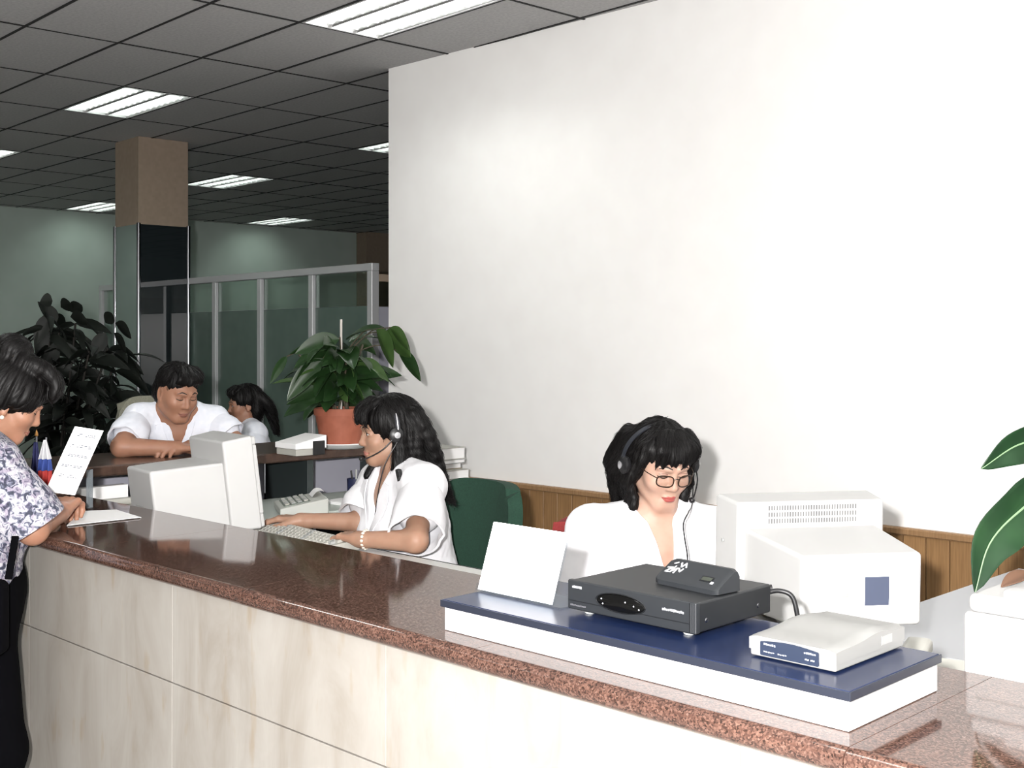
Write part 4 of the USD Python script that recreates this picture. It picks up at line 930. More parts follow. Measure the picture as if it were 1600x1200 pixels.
def hand(F, wrist, d, n, thumb_side, s=1.0, curl=(.25, .5, .4), spread=.09, thumb_in=.3, k=.006):
    """Hand from the wrist along d; n is the back of the hand; thumb_side +1/-1 along cross(d, n)."""
    d = np.asarray(d, float) / np.linalg.norm(d); n = np.asarray(n, float); n -= d * (n @ d); n /= np.linalg.norm(n); r = np.cross(d, n) * thumb_side
    w = np.asarray(wrist, float)
    F.cone(w - d * .02 * s, w + d * .012 * s, .0235 * s, .024 * s, .015)
    lens = ((.040, .024, .020), (.045, .028, .021), (.041, .026, .020), (.032, .019, .018)); tips = []
    for i in range(4):
        o = (1.5 - i) * .0195 * s; kn = w + d * (.086 - .004 * abs(i - 1) - (.006 if i == 3 else 0)) * s + r * o
        F.cone(w + d * .012 * s + r * o * .55, kn, .0155 * s, .0105 * s, .010)
        a = 0; p = kn; dv = d + r * spread * (1.5 - i) * .6
        for sgm, (l, rad) in enumerate(zip(lens[i], (.0092, .0082, .0074))):
            a += curl[sgm]; v = dv * math.cos(a) - n * math.sin(a); v /= np.linalg.norm(v); q = p + v * l * s
            F.cone(p, q, (.0096 if sgm == 0 else rad + .0006) * s, rad * s * (.9 if i == 3 else 1), k if sgm else .006); p = q
        tips.append(p)
    b = w + d * .022 * s + r * .022 * s - n * .006 * s; m_ = b + (d * .72 + r * .62 - n * .25) * .042 * s; m2 = m_ + (d * .95 + r * (.35 - thumb_in) - n * .3) * .030 * s; m3_ = m2 + (d * .95 + r * (.1 - thumb_in) - n * .35) * .024 * s
    F.cone(w + d * .01 * s + r * .008 * s, m_, .0165 * s, .0125 * s, .012); F.cone(m_, m2, .0112 * s, .0095 * s, .005); F.cone(m2, m3_, .0096 * s, .0078 * s, .004)
    return tips

def shade_mesh(m, amp, freq, seed=0, stretch=(1, 1, 1), mask=None):
    n = np.array(m.vertex_normals); p = np.array(m.vertices); d = meshkit.fbm(p * freq * np.asarray(stretch) + 31.7, 3, seed) - .5
    if mask is not None: d = d * mask(p)
    m = m.copy(); m.vertices = p + n * (amp * d)[:, None]; return m

def skin(name, c):
    _mats[name] = usdkit.material(stage, '/World/Looks/' + name, {'t': ('texture_coordinate', {}), 'n': ('noise_texture', {'scale': 25.0, 'detail': 3}), 'r': ('rgb_ramp', {'ramp': [(.3, tuple(np.array(c) * (.95, .90, .88))), (.7, tuple(np.array(c) * 1.04))]}),
        'p': ('principled_bsdf', {'roughness': .48, 'subsurface_weight': .12, 'subsurface_scale': .006, 'specular_ior_level': .35})}, [('t.object', 'n.vector'), ('n.fac', 'r.fac'), ('r.color', 'p.base_color')], surface='p.BSDF')
    return _mats[name]
M_skinA = skin('skin_fair', (.43, .275, .21)); M_skinB = skin('skin_mid', (.32, .19, .13)); M_skinC = skin('skin_tan', (.30, .155, .10))
M_hair = plain('black_hair', (.0028, .0024, .0024), .5, specular_ior_level=.18); M_hair2 = plain('black_hair_strands', (.0035, .003, .003), .45, specular_ior_level=.22)
M_brow = plain('dark_brow', (.02, .013, .010), .7); M_lip = plain('rose_lips', (.34, .075, .065), .4); M_lip2 = plain('natural_lips', (.30, .12, .09), .5); M_eye = plain('dark_eye', (.010, .007, .006), .2); M_eyewhite = plain('eye_white', (.5, .48, .46), .4); M_lid = plain('lid_shadow', (.19, .10, .08), .6)
M_shirt = mottled('white_cotton', (.66, .66, .685), (.70, .70, .72), 40, .9)
M_shirt2 = mottled('pale_blue_cotton', (.66, .69, .76), (.72, .74, .80), 40, .9)
M_dark = plain('dark_cloth', (.0015, .0015, .0022), 1.0, specular_ior_level=.05); M_navy = plain('navy_skirt', (.014, .017, .05), .9); M_blacktr = plain('black_trousers', (.0012, .0012, .0018), 1.0, specular_ior_level=.05)

def strands(parent, mesh, n, length, flow, seed, mat, lift=.004, width=.0009, name='strands', keep=None, steps=9, wob=.25):
    r = np.random.default_rng(seed); V, N = np.array(mesh.vertices), np.array(mesh.vertex_normals); tree = cKDTree(V)
    ids = r.choice(len(V), n * 2); 
    if keep is not None: ids = ids[keep(V[ids])]
    ids = ids[:n]; p = V[ids].copy(); L = length * r.uniform(.5, 1.0, len(ids)); out = [p + N[ids] * .0005]; wv = r.normal(0, wob, (len(ids), 3)); lf = r.uniform(.0, 1.0, len(ids)) ** 2 * lift
    for k in range(steps):
        _, q = tree.query(p); nn = N[q]; f = flow(p) + wv * (.6 + .8 * math.sin(k * .9)); f -= nn * (f * nn).sum(1, keepdims=True) * .9; f /= np.linalg.norm(f, axis=1, keepdims=True) + 1e-9
        p = p + f * (L / steps)[:, None]; _, q = tree.query(p); dd = ((p - V[q]) * N[q]).sum(1); tgt = .0006 + lf * (k + 1) / steps
        p = p + N[q] * (tgt - np.clip(dd, -.02, .006))[:, None] * .8; out.append(p.copy())
    P = np.stack(out, 1); w = np.tile(np.concatenate([np.full(steps - 1, 1.0), [.7, .25]]), len(ids)) * width
    pp = path_of(parent); cu_ = UsdGeom.BasisCurves.Define(stage, pp + '/' + numbered(pp, name)); cu_.CreateTypeAttr('linear'); cu_.CreateCurveVertexCountsAttr(Vt.IntArray([steps + 1] * len(ids)))
    o = _base_of(parent); cu_.CreatePointsAttr(Vt.Vec3fArray.FromNumpy((P.reshape(-1, 3) - o).astype(np.float32))); cu_.CreateWidthsAttr(Vt.FloatArray.FromNumpy(w.astype(np.float32))); cu_.SetWidthsInterpolation('vertex')
    UsdShade.MaterialBindingAPI.Apply(cu_.GetPrim()).Bind(mat); tag(cu_.GetPrim(), kind='stuff'); return cu_
def _base_of(prim):
    p = str(prim.GetPath())
    while p not in _base and '/' in p[1:]: p = p.rsplit('/', 1)[0]
    return _base.get(p, np.zeros(3))

class Torso:
    """Upper body from its joints; all points in world coordinates."""
    def __init__(s, pelvis, neck, shR, shL, fwd):
        s.pel, s.nk, s.R_, s.L_ = map(lambda a: np.asarray(a, float), (pelvis, neck, shR, shL)); s.sc = (s.R_ + s.L_) / 2
        up = s.nk - s.pel; up /= np.linalg.norm(up); r = s.R_ - s.L_; r -= up * (r @ up); r /= np.linalg.norm(r); s.R = np.stack([r, np.cross(up, r), up], 1)
        if s.R[:, 1] @ np.asarray(fwd) < 0: raise ValueError('shoulders swapped')
        s.w = np.linalg.norm(s.R_ - s.L_) / 2; s.h = np.linalg.norm(s.sc - s.pel)
    def L(s, x, y, z): return s.sc + s.R @ np.array((x, y, z))
    def fill(s, F, g, bust=0.0, belly=0.0, waist=1.0):
        F.ell(s.L(0, -.005, -.10), (s.w * .86 + g, .098 + g, .17 + g), s.R, .05)
        F.ell(s.L(0, -.0, -.26), ((s.w * .80) * waist + g, .098 + belly + g, .17 + g), s.R, .07)
        F.ell(s.L(0, -.0, -s.h), (s.w * .95 + g, .115 + belly + g, .14 + g), s.R, .08)
        for q, p in ((1, s.R_), (-1, s.L_)):
            F.cone(p, s.L(q * .035, -.015, .045), .050 + g, .040 + g, .04); F.cone(s.L(q * s.w * .5, .02, -.03), s.L(0, .03, -.05), .055 + g, .05 + g, .05)
            if bust: F.ell(s.L(q * .068, .085, -.155), (.062 + g, .045 + bust + g, .060 + g), s.R, .05)

def garment(T, arms, g, h, vneck, hem_z, bust=0., belly=0., cuff=.022, neck_r=.058, lo=None, hi=None, neckc=None, amp=.008, seed=0, waist=1.0, extra=None, sleeve_len=.78):
    """Short-sleeved shirt over the torso. arms: (shoulder, elbow, upper radius). vneck: (half width at the top, depth)."""
    F = Field(lo, hi, h); T.fill(F, g, bust, belly, waist); Gs = Field(lo, hi, h)
    cuts = []
    T.sleeves = []; sl_r = np.random.default_rng(seed)
    for sh, el, r, *tilt in arms:
        sh, el = np.asarray(sh, float), np.asarray(el, float); d = el - sh; dn = d / np.linalg.norm(d); Ld = np.linalg.norm(d)
        Gs.cone(sh, sh + d * .48, r + cuff * .82, r + cuff * .80, .045)
        u = np.cross(dn, (0, 0, 1.0) if abs(dn[2]) < .9 else T.R[:, 1]); u /= np.linalg.norm(u); v = np.cross(dn, u); dnv = np.array(tilt[0] if tilt else (0, 0, 0), float); P = []
        for ph in np.linspace(0, 2 * math.pi, 41):
            rd = u * math.cos(ph) + v * math.sin(ph); row = []; ext = 1 + float(rd @ dnv)
            for k in np.linspace(0, 1, 12):
                q = .12 + (sleeve_len * ext - .12) * k; rad = r + cuff * (.62 + .62 * min(1, k * 1.6) ** .7); c = sh + d * q
                wr = (meshkit.fbm(np.array([[math.cos(ph) * 1.6 + 3, math.sin(ph) * 1.6 + seed, k * 2.0]]), 3, seed)[0] - .5) * amp * 2.2 * k
                row.append(c + rd * (rad + wr))
            c = sh + d * (sleeve_len * ext - .10); row += [sh + d * (sleeve_len * ext - .004) + rd * (rad + wr - .006), c + rd * (rad + wr - .010)]
            P.append(row)
        T.sleeves.append(sheet(np.array(P), .002))
    if extra: extra(F)
    kk = .030; hh = np.maximum(kk - np.abs(F.F - Gs.F), 0) / kk; F.F = np.minimum(F.F, Gs.F) - hh * hh * kk * .25
    nb = T.L(0, .005, .03) if neckc is None else neckc
    F.cone(nb, nb + T.R[:, 2] * .12 + T.R[:, 1] * .01, neck_r, neck_r + .012, .012, True)
    vw, vd = vneck
    def vee(p):
        q = (p - T.L(0, 0, 0)) @ T.R; x, y, z = q[..., 0], q[..., 1], q[..., 2]; z1, z0 = .06, .05 - vd
        return np.maximum(np.maximum(np.abs(x) - vw * (z - z0) / (z1 - z0), z0 - z), -(y - .02))
    if vd: F.fun(T.L(0, .08, -.02) - .22, T.L(0, .08, -.02) + .22, vee, .006, True)
    if hem_z is not None: F.F[:, :, :max(0, int((hem_z - F.o[2]) / h))] = .2
    m = F.mesh(1)
    m = shade_mesh(m, amp, 13, seed, (1, 1, .55)); m = shade_mesh(m, amp * .5, 34, seed + 5, (1, 1, .6))
    return F, m
def put_shirt(t, name, m, mat, T):
    part(t, name, m, mat, smooth=True)
    for q in T.sleeves: part(t, 'sleeve', q, mat, smooth=50)
def lapels(F, T, pairs, lift=.004, thick=.003):     # flat collar pieces laid on the chest, each between two lines of torso (x, z) points
    return [head_patch(F, T.L(0, 0, 0), T.R, 1.0, A, B, 6, lift, thick, start=.25) for A, B in pairs]
def collar_band(T, nb, r, h, th, back_tilt=.25):
    P = []
    for a in np.linspace(math.radians(25), math.radians(335), 33):
        x, y = math.sin(a), math.cos(a)
        P.append([nb + T.R @ np.array((x * (r + .016 * (1 - v)), y * (r + .016 * (1 - v)) + .004, -.012 + (h * (.55 - .45 * y)) * v)) for v in np.linspace(0, 1, 4)])
    return sheet(np.array(P), th)
def seated_lower(t, T, fwd, seat_z, mat, name, spread=.10, thigh=.42, r=.085):
    F = Field(T.pel + np.array((-.65, -.65, -.75)), T.pel + np.array((.65, .65, .2)), .012); f = np.asarray(fwd, float); rt = T.R[:, 0].copy(); rt[2] = 0; rt /= np.linalg.norm(rt); pel = np.array((T.pel[0], T.pel[1], seat_z + .10))
    F.ell(pel, (.18, .15, .11), frame(f), .05)
    for q in (-1, 1):
        hip = pel + rt * q * .09; kn = pel + f * thigh + rt * q * spread + np.array((0, 0, -.01)); an = kn + f * .02 - np.array((0, 0, kn[2] - .10))
        F.cone(hip, kn, r, .062, .04); F.cone(kn, an, .058, .04, .03)
        sole = an + f * .16; part(t, 'shoe', hull(np.vstack([tf(trimesh.creation.icosphere(1, .042), t=an + (0, 0, -.05)).vertices, tf(trimesh.creation.icosphere(1, .036), t=an + f * .14 + (0, 0, -.058)).vertices])), M_black, smooth=40)
    part(t, name, F.mesh(1), mat, smooth=True)

def face_parts(t, F, c, R, s, eyes='open', lips=M_lip2, brow=True):
    if brow:
        for q in (-1, 1):
            part(t, 'eyebrow', head_patch(F, c, R, s, [(q * .013, .0225), (q * .030, .0265), (q * .048, .0195)], [(q * .013, .0258), (q * .030, .0302), (q * .048, .0212)], 4), M_brow, smooth=True)
    for q in (-1, 1):
        if eyes == 'open':
            part(t, 'eye', head_patch(F, c, R, s, [(q * .0175, -.0015), (q * .031, .0050), (q * .045, .0012)], [(q * .0175, -.0025), (q * .031, -.0052), (q * .045, .0)], 5, .0006, .0010), M_eyewhite, smooth=True)
            part(t, 'iris', head_patch(F, c, R, s, [(q * .0265, .0035), (q * .0315, .0050), (q * .0365, .0035)], [(q * .0265, -.0032), (q * .0315, -.0046), (q * .0365, -.0032)], 5, .0012, .0012), M_eye, smooth=True)
            part(t, 'lash', head_patch(F, c, R, s, [(q * .0165, -.0015), (q * .031, .0066), (q * .047, .0018)], [(q * .0165, -.0028), (q * .031, .0042), (q * .047, .0004)], 3, .0016, .0014), M_brow, smooth=True)
        else:                                       # looking down: lowered lids with a dark lash line
            part(t, 'lash', head_patch(F, c, R, s, [(q * .0165, -.0030), (q * .031, -.0052), (q * .047, -.0012)], [(q * .0165, -.0050), (q * .031, -.0082), (q * .047, -.0032)], 3, .0012, .0014), M_brow, smooth=True)
            part(t, 'lid_crease', head_patch(F, c, R, s, [(q * .018, .0040), (q * .031, .0078), (q * .045, .0045)], [(q * .018, .0026), (q * .031, .0062), (q * .045, .0032)], 3, .0006, .0008), M_lid, smooth=True)
    part(t, 'lips', cat_m([head_patch(F, c, R, s, [(-.023, -.0690), (-.010, -.0615), (0, -.0632), (.010, -.0615), (.023, -.0690)], [(-.023, -.0700), (-.010, -.0700), (0, -.0702), (.010, -.0700), (.023, -.0700)], 5, .0008, .0012),
        head_patch(F, c, R, s, [(-.023, -.0695), (-.010, -.0698), (0, -.0700), (.010, -.0698), (.023, -.0695)], [(-.023, -.0700), (-.011, -.0790), (0, -.0805), (.011, -.0790), (.023, -.0700)], 5, .0008, .0012)]), lips, smooth=True)

def locks(F, specs, k=.006):                         # chains of round cones: (points, radius start, radius end)
    for pts, ra, rb in specs:
        p = spline(pts, 10); r = np.linspace(ra, rb, len(p))
        for i in range(len(p) - 1): F.cone(p[i], p[i + 1], r[i], r[i + 1], k)

def headset(label, c, R, s, base, mic_side, cable_pts, ex=.098, boom=None):
    t = at_thing('headset', label, 'headset', base); L = lambda x, y, z: c + R @ (np.array((x, y, z)) * s)
    M_band = plain('headset_band', (.016, .018, .024), .35); M_sil = plain('headset_silver', (.5, .5, .52), .3, metallic=.6)
    arc = [L((ex + .005) * math.sin(a), -.012, .012 + .108 * math.cos(a)) for a in np.linspace(-1.62, 1.62, 33)]
    P = np.array([[a + R @ np.array((0, w * s, 0)) for w in (-.008, 0, .008)] for a in arc]); part(t, 'headband', sheet(P, .003), M_band, smooth=40)
    part(t, 'slider', tube([L((ex + .007) * math.sin(a) * mic_side, -.012, .012 + .111 * math.cos(a)) for a in np.linspace(1.0, 1.62, 10)], .003, 6), M_sil, smooth=50)
    for q in (-1, 1):
        A = np.eye(4); A[:3, :3] = R @ np.array([[0, 0, q], [0, 1, 0], [-q, 0, 0.0]]); 
        m = lathe([(0, -.012), (.022, -.012), (.027, -.004), (.026, .004), (.018, .010), (0, .012)], 24); m.apply_transform(A); m.apply_translation(L(q * ex, -.006, -.006)); part(t, 'ear_cup', m, M_black, smooth=40)
        m = lathe([(0, .012), (.010, .012), (.011, .015), (0, .016)], 16); m.apply_transform(A); m.apply_translation(L(q * ex, -.006, -.006)); part(t, 'cup_badge', m, M_sil, smooth=40)
    q = mic_side
    boom = boom or [(.103, .008, -.018), (.094, .05, -.055), (.060, .098, -.082), (.028, .112, -.086)]
    part(t, 'microphone_boom', tube(spline([L(q * b[0], b[1], b[2]) for b in boom], 24), .0022, 7), M_black, smooth=50)
    part(t, 'microphone', tf(trimesh.creation.icosphere(2, .0085), t=L(q * (boom[-1][0] - .002), boom[-1][1], boom[-1][2])), M_black, smooth=True)
    part(t, 'cable', tube(spline([L(q * (ex + .004), -.006, -.03)] + list(cable_pts), 50), .0018, 6), M_black, smooth=50)
    return t

def head_at(px, py, d, loc, R, s): return pt(px, py, d) - R @ (np.array(loc) * s)
LW = lambda c, R, s: (lambda x, y, z: c + R @ (np.array((x, y, z)) * s))
def hair_cap(F, L, R, s, puff=.0, face=(.066, .078, .098), fc=(0, .096, -.046), back=True):
    F.ell(L(0, -.018, .042), np.array((.086 + puff, .106 + puff, .090 + puff)) * s, R, .01)
    if back: F.ell(L(0, -.062, -.035), np.array((.080 + puff, .055 + puff, .085)) * s, R, .03)
    F.ell(L(*fc), np.array(face) * s, R, .008, True)
def comb(m, L0, R, amp, freq, seed):                # ridges that run down the hair
    q = (np.array(m.vertices) - L0) @ R; a = np.arctan2(q[:, 0], q[:, 1] + .02); n = np.array(m.vertex_normals)
    d = meshkit.fbm(np.stack([a * freq, q[:, 2] * 9, np.full(len(a), seed)], 1), 3, seed) - .5
    m = m.copy(); m.vertices = np.array(m.vertices) + n * (amp * 2 * d)[:, None]; return m
def fall(L0, R, back=.35):
    def f(p):
        q = (p - L0) @ R; out = np.stack([q[:, 0] * 2.5, np.where(q[:, 1] > .03, q[:, 1] * 4, -back * np.ones(len(q))), -np.ones(len(q)) * 1.0], 1)
        top = np.clip((q[:, 2] - .06) / .05, 0, 1)[:, None]; out = out * (1 - .7 * top) + top * np.stack([q[:, 0] * 12, q[:, 1] * 9, -.2 * np.ones(len(q))], 1)
        return out @ R.T
    return f

def off_brow(c, R, s):                              # no loose strands start low over the face
    def k(p):
        q = (p - c) @ R / s; return ~((q[:, 1] > .045) & (q[:, 2] < .095))
    return k
# ---------------- clerk with glasses (right)
def clerk_glasses():
    s = .98; R = head_frame(hd(.335, -.942), .33, .02); c = head_at(1053, 744, 3.27, (0, .088, .0), R, s); L = LW(c, R, s)
    T = Torso(pt(1040, 930, 3.52) * (1, 1, 0) + (0, 0, .64), pt(1029, 806, 3.42), pt(925, 829, 3.34), pt(1120, 832, 3.42), hd(.2, -.98))
    base = np.array((T.pel[0], T.pel[1], 0)); t = at_thing('person', 'seated woman clerk with glasses, shoulder-length black hair and a white open-collared blouse', 'person', base)
    f = hd(.2, -.98); dn = np.array((0, 0, -1.0))
    elR = T.R_ + f * .0 - hd(.98, .2) * .045 + dn * .23; elL = T.L_ + f * .0 + hd(.98, .2) * .04 + dn * .23
    wrR, wrL = elR + f * .21 + hd(.98, .2) * .10, elL + f * .20 + hd(.98, .2) * .03; wrR[2] = wrL[2] = .950; elR[2] = elL[2] = .87
    F = Field(np.minimum.reduce([c - .17, elR - .08, elL - .08, wrR - .22, wrL - .22, T.pel + (-.2, -.2, .06)]), np.maximum.reduce([c + .17, elR + .08, elL + .08, wrR + .22, wrL + .22]), .0032)
    sculpt_head(F, c, R, s)
    F.cone(L(0, -.022, -.06), T.L(0, -.015, .05), .042, .046, .025); F.cone(T.L(0, -.015, .05), T.L(0, .0, -.02), .05, .07, .03); T.fill(F, .0, .012)
    for sh, el, wr, th in ((T.R_, elR, wrR, -1), (T.L_, elL, wrL, 1)):
        F.cone(sh, el, .046, .036, .03); F.cone(el, wr, .036, .024, .02); hand(F, wr, f + hd(.98, .2) * .1, (0, 0, 1), th, .95, (.3, .5, .4))
    Fh = F; bm_ = F.mesh(1); part(t, 'body', bm_, M_skinA, smooth=True)
    face_parts(t, Fh, c, R, s, 'down', M_lip)
    lo, hi = np.minimum(elR, elL) - .2, np.maximum(T.R_, T.L_) + .2; lo = np.minimum(lo, T.pel - (.28, .28, 0)); hi = np.maximum(hi, T.pel + (.28, .28, 0)); lo[2] = .56
    Fs, m = garment(T, [(T.R_, elR, .047), (T.L_, elL, .047)], .016, .0045, (.036, .19), .60, bust=.012, lo=lo, hi=hi, cuff=.028, neck_r=.053, seed=3, sleeve_len=.84)
    put_shirt(t, 'blouse', m, M_shirt, T)
    for q in (-1, 1):
        for k, mm in enumerate(lapels(Fs, T, [([(q * .046, .046), (q * .028, -.04), (q * .004, -.135)], [(q * .094, .035), (q * .092, -.030), (q * .016, -.150)])], .004, .004)): part(t, 'collar', mm, M_shirt, smooth=30)
    part(t, 'collar_stand', collar_band(T, T.L(0, -.015, .035), .060, .042, .003), M_shirt, smooth=40)
    seated_lower(t, T, f, .52, M_navy, 'skirt')
    H = Field(c - .24, c + .19, .0035); hair_cap(H, L, R, s, -.004, (.064, .078, .100), (0, .098, -.050))
    specs = []
    for q in (1, -1):
        for k in range(7):
            x0 = q * (.074 + .008 * math.sin(k * 2.1)); y0 = .030 - .024 * k
            ln = -.135 - .02 * math.sin(k * 1.7) if q > 0 else -.125 - .015 * math.sin(k)
            w = .012 if q > 0 else .008
            specs.append(([L(x0 * .8, y0, .055), L(x0 + q * w * .5, y0 - .016, -.01), L(x0 + q * (w + .012 + .008 * math.sin(k * 3)), y0 - .022, -.055), L(x0 + q * (w * .55 + .008 * math.sin(k * 5)), y0 - .006, -.095), L(x0 + q * (w * 1.0), y0 + .004, ln)], .020, .010))
    for k in range(8):
        x0 = -.07 + .02 * k; specs.append(([L(x0, -.09, .05), L(x0 * 1.15, -.125, -.03), L(x0 * 1.15, -.115, -.10), L(x0 * 1.05, -.09, -.155)], .026, .010))
    locks(H, specs, .012)
    H.ell(L(0, .108, -.055), np.array((.062, .075, .100)) * s, R, .006, True)
    rr = random.Random(5); bg = []
    for k in range(15):
        x = -.062 + .0088 * k + rr.uniform(-.003, .003); e = .030 + rr.uniform(-.010, .012) + (.008 if abs(x) < .02 else 0) - (.006 if x > .03 else 0)
        bg.append(([L(x * .75, .045, .110), L(x * .95, .083, .083), L(x * 1.0, .102 - abs(x) * .28, .055), L(x * 1.03 + rr.uniform(-.004, .004), .102 - abs(x) * .32, e)], .0125, .0028))
    locks(H, bg, .006)
    hm = comb(H.mesh(1), c, R, .005, 9, 2); hr = part(t, 'hair', hm, M_hair, smooth=True)
    strands(hr, hm, 2600, .085, fall(c, R), 1, M_hair2, .006, .0010, keep=off_brow(c, R, s))
    g = at_thing('eyeglasses', 'thin dark-framed eyeglasses worn by the woman at the right', 'glasses', c); M_gf = plain('bronze_frame', (.035, .020, .012), .35, metallic=.4)
    for q in (-1, 1):
        P = []
        for a in np.linspace(0, 2 * math.pi, 33):
            ca, sa_ = math.cos(a), math.sin(a); r = (abs(ca) ** 3 + abs(sa_) ** 3) ** (-1 / 3); x = q * .0315 + .0235 * ca * r; z = -.010 + .0165 * sa_ * r; P.append(L(x, .106 - abs(x) ** 2 * 4.5, z))
        part(g, 'rim', tube(P, .0019, 6, caps=False), M_gf, smooth=50)
        A = np.array(P[:-1]); ctr_ = A.mean(0); G = np.array([[ctr_ + (p - ctr_) * v for v in (.02, .5, .97)] for p in P]); part(g, 'lens', sheet(G, .0008), glass_pane('spectacle_lens', (.97, .96, .95)) if 'spectacle_lens' not in _mats else _mats['spectacle_lens'], smooth=True)
        part(g, 'temple', tube(spline([L(q * .056, .092, -.002), L(q * .074, .06, .002), L(q * .082, .0, .002), L(q * .080, -.02, -.01)], 16), .0014, 6), M_gf, smooth=50)
    part(g, 'bridge', tube(spline([L(-.0085, .106, -.003), L(0, .1095, .000), L(.0085, .106, -.003)], 8), .0014, 6), M_gf, smooth=50)
    headset('black headset worn by the woman with glasses', c, R, s, c, -1, [L(-.092, .06, -.10), pt(1076, 800, 3.20), pt(1068, 818, 3.17), pt(1070, 842, 3.145), pt(1074, 868, 3.13), pt(1075, 905, 3.14)], .112, [(.116, .008, -.02), (.104, .045, -.035), (.092, .065, -.060), (.084, .072, -.085)])
clerk_glasses()

# ---------------- clerk in profile (left)
def clerk_profile():
    s = .95; R = head_frame(hd(-.935, -.355), .07, 0); c = head_at(562, 693, 4.10, (0, .108, -.033), R, s); L = LW(c, R, s)
    T = Torso(pt(655, 900, 4.22) * (1, 1, 0) + (0, 0, .66), pt(612, 738, 4.16), pt(594, 756, 4.29), pt(660, 760, 4.01), hd(-.85, -.52))
    base = np.array((T.pel[0], T.pel[1], 0)); t = at_thing('person', 'woman clerk in profile with long black hair and a white blouse, typing at the left', 'person', base)
    elL, wrL = pt(650, 845, 3.79), pt(562, 846, 3.86); elR, wrR = pt(562, 817, 4.20), pt(472, 816, 4.22)
    elL[2] = max(elL[2], .942); wrL[2] = max(wrL[2], .938); elR[2] = max(elR[2], .942); wrR[2] = max(wrR[2], .945)
    F = Field(np.minimum.reduce([c - .16, elR - .1, elL - .1, wrR - .24, wrL - .24, T.pel + (-.2, -.2, .0)]), np.maximum.reduce([c + .16, elR + .1, elL + .1, wrR + .1, wrL + .1, T.pel + (.16, .16, .0)]), .0032)
    sculpt_head(F, c, R, s)
    F.cone(L(0, -.022, -.06), T.L(0, -.015, .05), .045, .048, .03); F.cone(T.L(0, -.015, .05), T.L(0, .0, -.02), .05, .068, .03); T.fill(F, .0, .014)
    F.cone(T.L_, elL, .046, .037, .03); F.cone(elL, wrL, .037, .0245, .02); F.cone(T.R_, elR, .046, .036, .03); F.cone(elR, wrR, .036, .0245, .02)
    tL = pt(500, 832, 4.0); tR = pt(425, 812, 4.24)
    dL, dR = tL - wrL, tR - wrR; dL[2] = .012; dR[2] = .010
    hand(F, wrL, dL, (0, 0, 1), 1, .98, (.42, .55, .4)); hand(F, wrR, dR, (0, 0, 1), -1, .98, (.40, .5, .4))
    part(t, 'body', F.mesh(1), M_skinB, smooth=True); face_parts(t, F, c, R, s, 'open', M_lip2)
    lo, hi = np.minimum(np.minimum(elR, elL) - .14, T.pel - (.28, .28, 0)), np.maximum(np.maximum(T.R_, T.L_) + .16, T.pel + (.28, .28, 0)); lo[2] = .60
    Fs, m = garment(T, [(T.R_, elR, .048), (T.L_, elL, .048)], .025, .0045, (.050, .19), .66, bust=.016, lo=lo, hi=hi, cuff=.034, neck_r=.058, seed=9, amp=.013, sleeve_len=.90)
    put_shirt(t, 'blouse', m, M_shirt, T)
    for q in (-1, 1):
        for mm in lapels(Fs, T, [([(q * .066, .042), (q * .046, -.04), (q * .006, -.135)], [(q * .098, .035), (q * .096, -.030), (q * .022, -.150)])], .005, .004): part(t, 'collar', mm, M_shirt, smooth=30)
    part(t, 'collar_stand', collar_band(T, T.L(0, -.015, .035), .058, .042, .003), M_shirt, smooth=40)
    seated_lower(t, T, hd(-.85, -.52), .54, M_navy, 'skirt')
    H = Field(c - (.30, .30, .36), c + .22, .0038); hair_cap(H, L, R, s, .008, (.068, .080, .100), (0, .102, -.046)); specs = []
    for k in range(9):
        x0 = -.075 + .01875 * k; j = .012 * math.sin(k * 2.3)
        specs.append(([L(x0, -.085, .06), L(x0 * 1.2, -.125, -.02), L(x0 * 1.25, -.150 + j, -.10), L(x0 * 1.2, -.172 - j, -.18), L(x0 * 1.0, -.200 + j, -.255 - .3 * j)], .030, .009))
    for q in (-1, 1):
        for k in range(5):
            x0 = q * (.078 + .004 * math.sin(k * 2.2)); y0 = .008 - .020 * k
            specs.append(([L(x0 * .8, y0, .06), L(x0 * 1.05, y0 - .012, .0), L(x0 * 1.12, y0 - .018, -.08), L(x0 * 1.1, y0 - .010 - .006 * k, -.15 - .01 * k)], .020, .008))
    specs += [([L(-.078, -.012, -.06), L(-.084, .0, -.12), L(-.080, .016, -.175), L(-.074, .020, -.205)], .016, .009), ([L(.070, .010, -.08), L(.072, .045, -.13), L(.066, .075, -.165)], .015, .010), ([L(-.07, -.03, -.05), L(-.09, -.03, -.13), L(-.082, -.01, -.19)], .018, .008)]
    locks(H, specs, .012); H.ell(L(0, .114, -.055), np.array((.066, .078, .102)) * s, R, .006, True)
    rr = random.Random(15); bg = []
    for k in range(15):
        x = -.062 + .0088 * k + rr.uniform(-.003, .003); e = .042 + rr.uniform(-.008, .012)
        bg.append(([L(x * .75, .04, .120), L(x * .95, .088, .092), L(x * 1.02, .112 - abs(x) * .30, .060), L(x * 1.08 + rr.uniform(-.006, .006), .112 - abs(x) * .32, e)], .0115, .0025))
    locks(H, bg, .006)
    hm = comb(H.mesh(1), c, R, .006, 8, 4); hr = part(t, 'hair', hm, M_hair, smooth=True); strands(hr, hm, 3000, .11, fall(c, R, .5), 2, M_hair2, .008, .0011, keep=off_brow(c, R, s))
    headset('black headset with a silver slider worn by the long-haired woman at the left', c, R, s, c, -1, [L(-.085, .05, -.13), T.L(-.02, .135, -.09), T.L(-.03, .15, -.2), T.L(-.05, .14, -.29)])
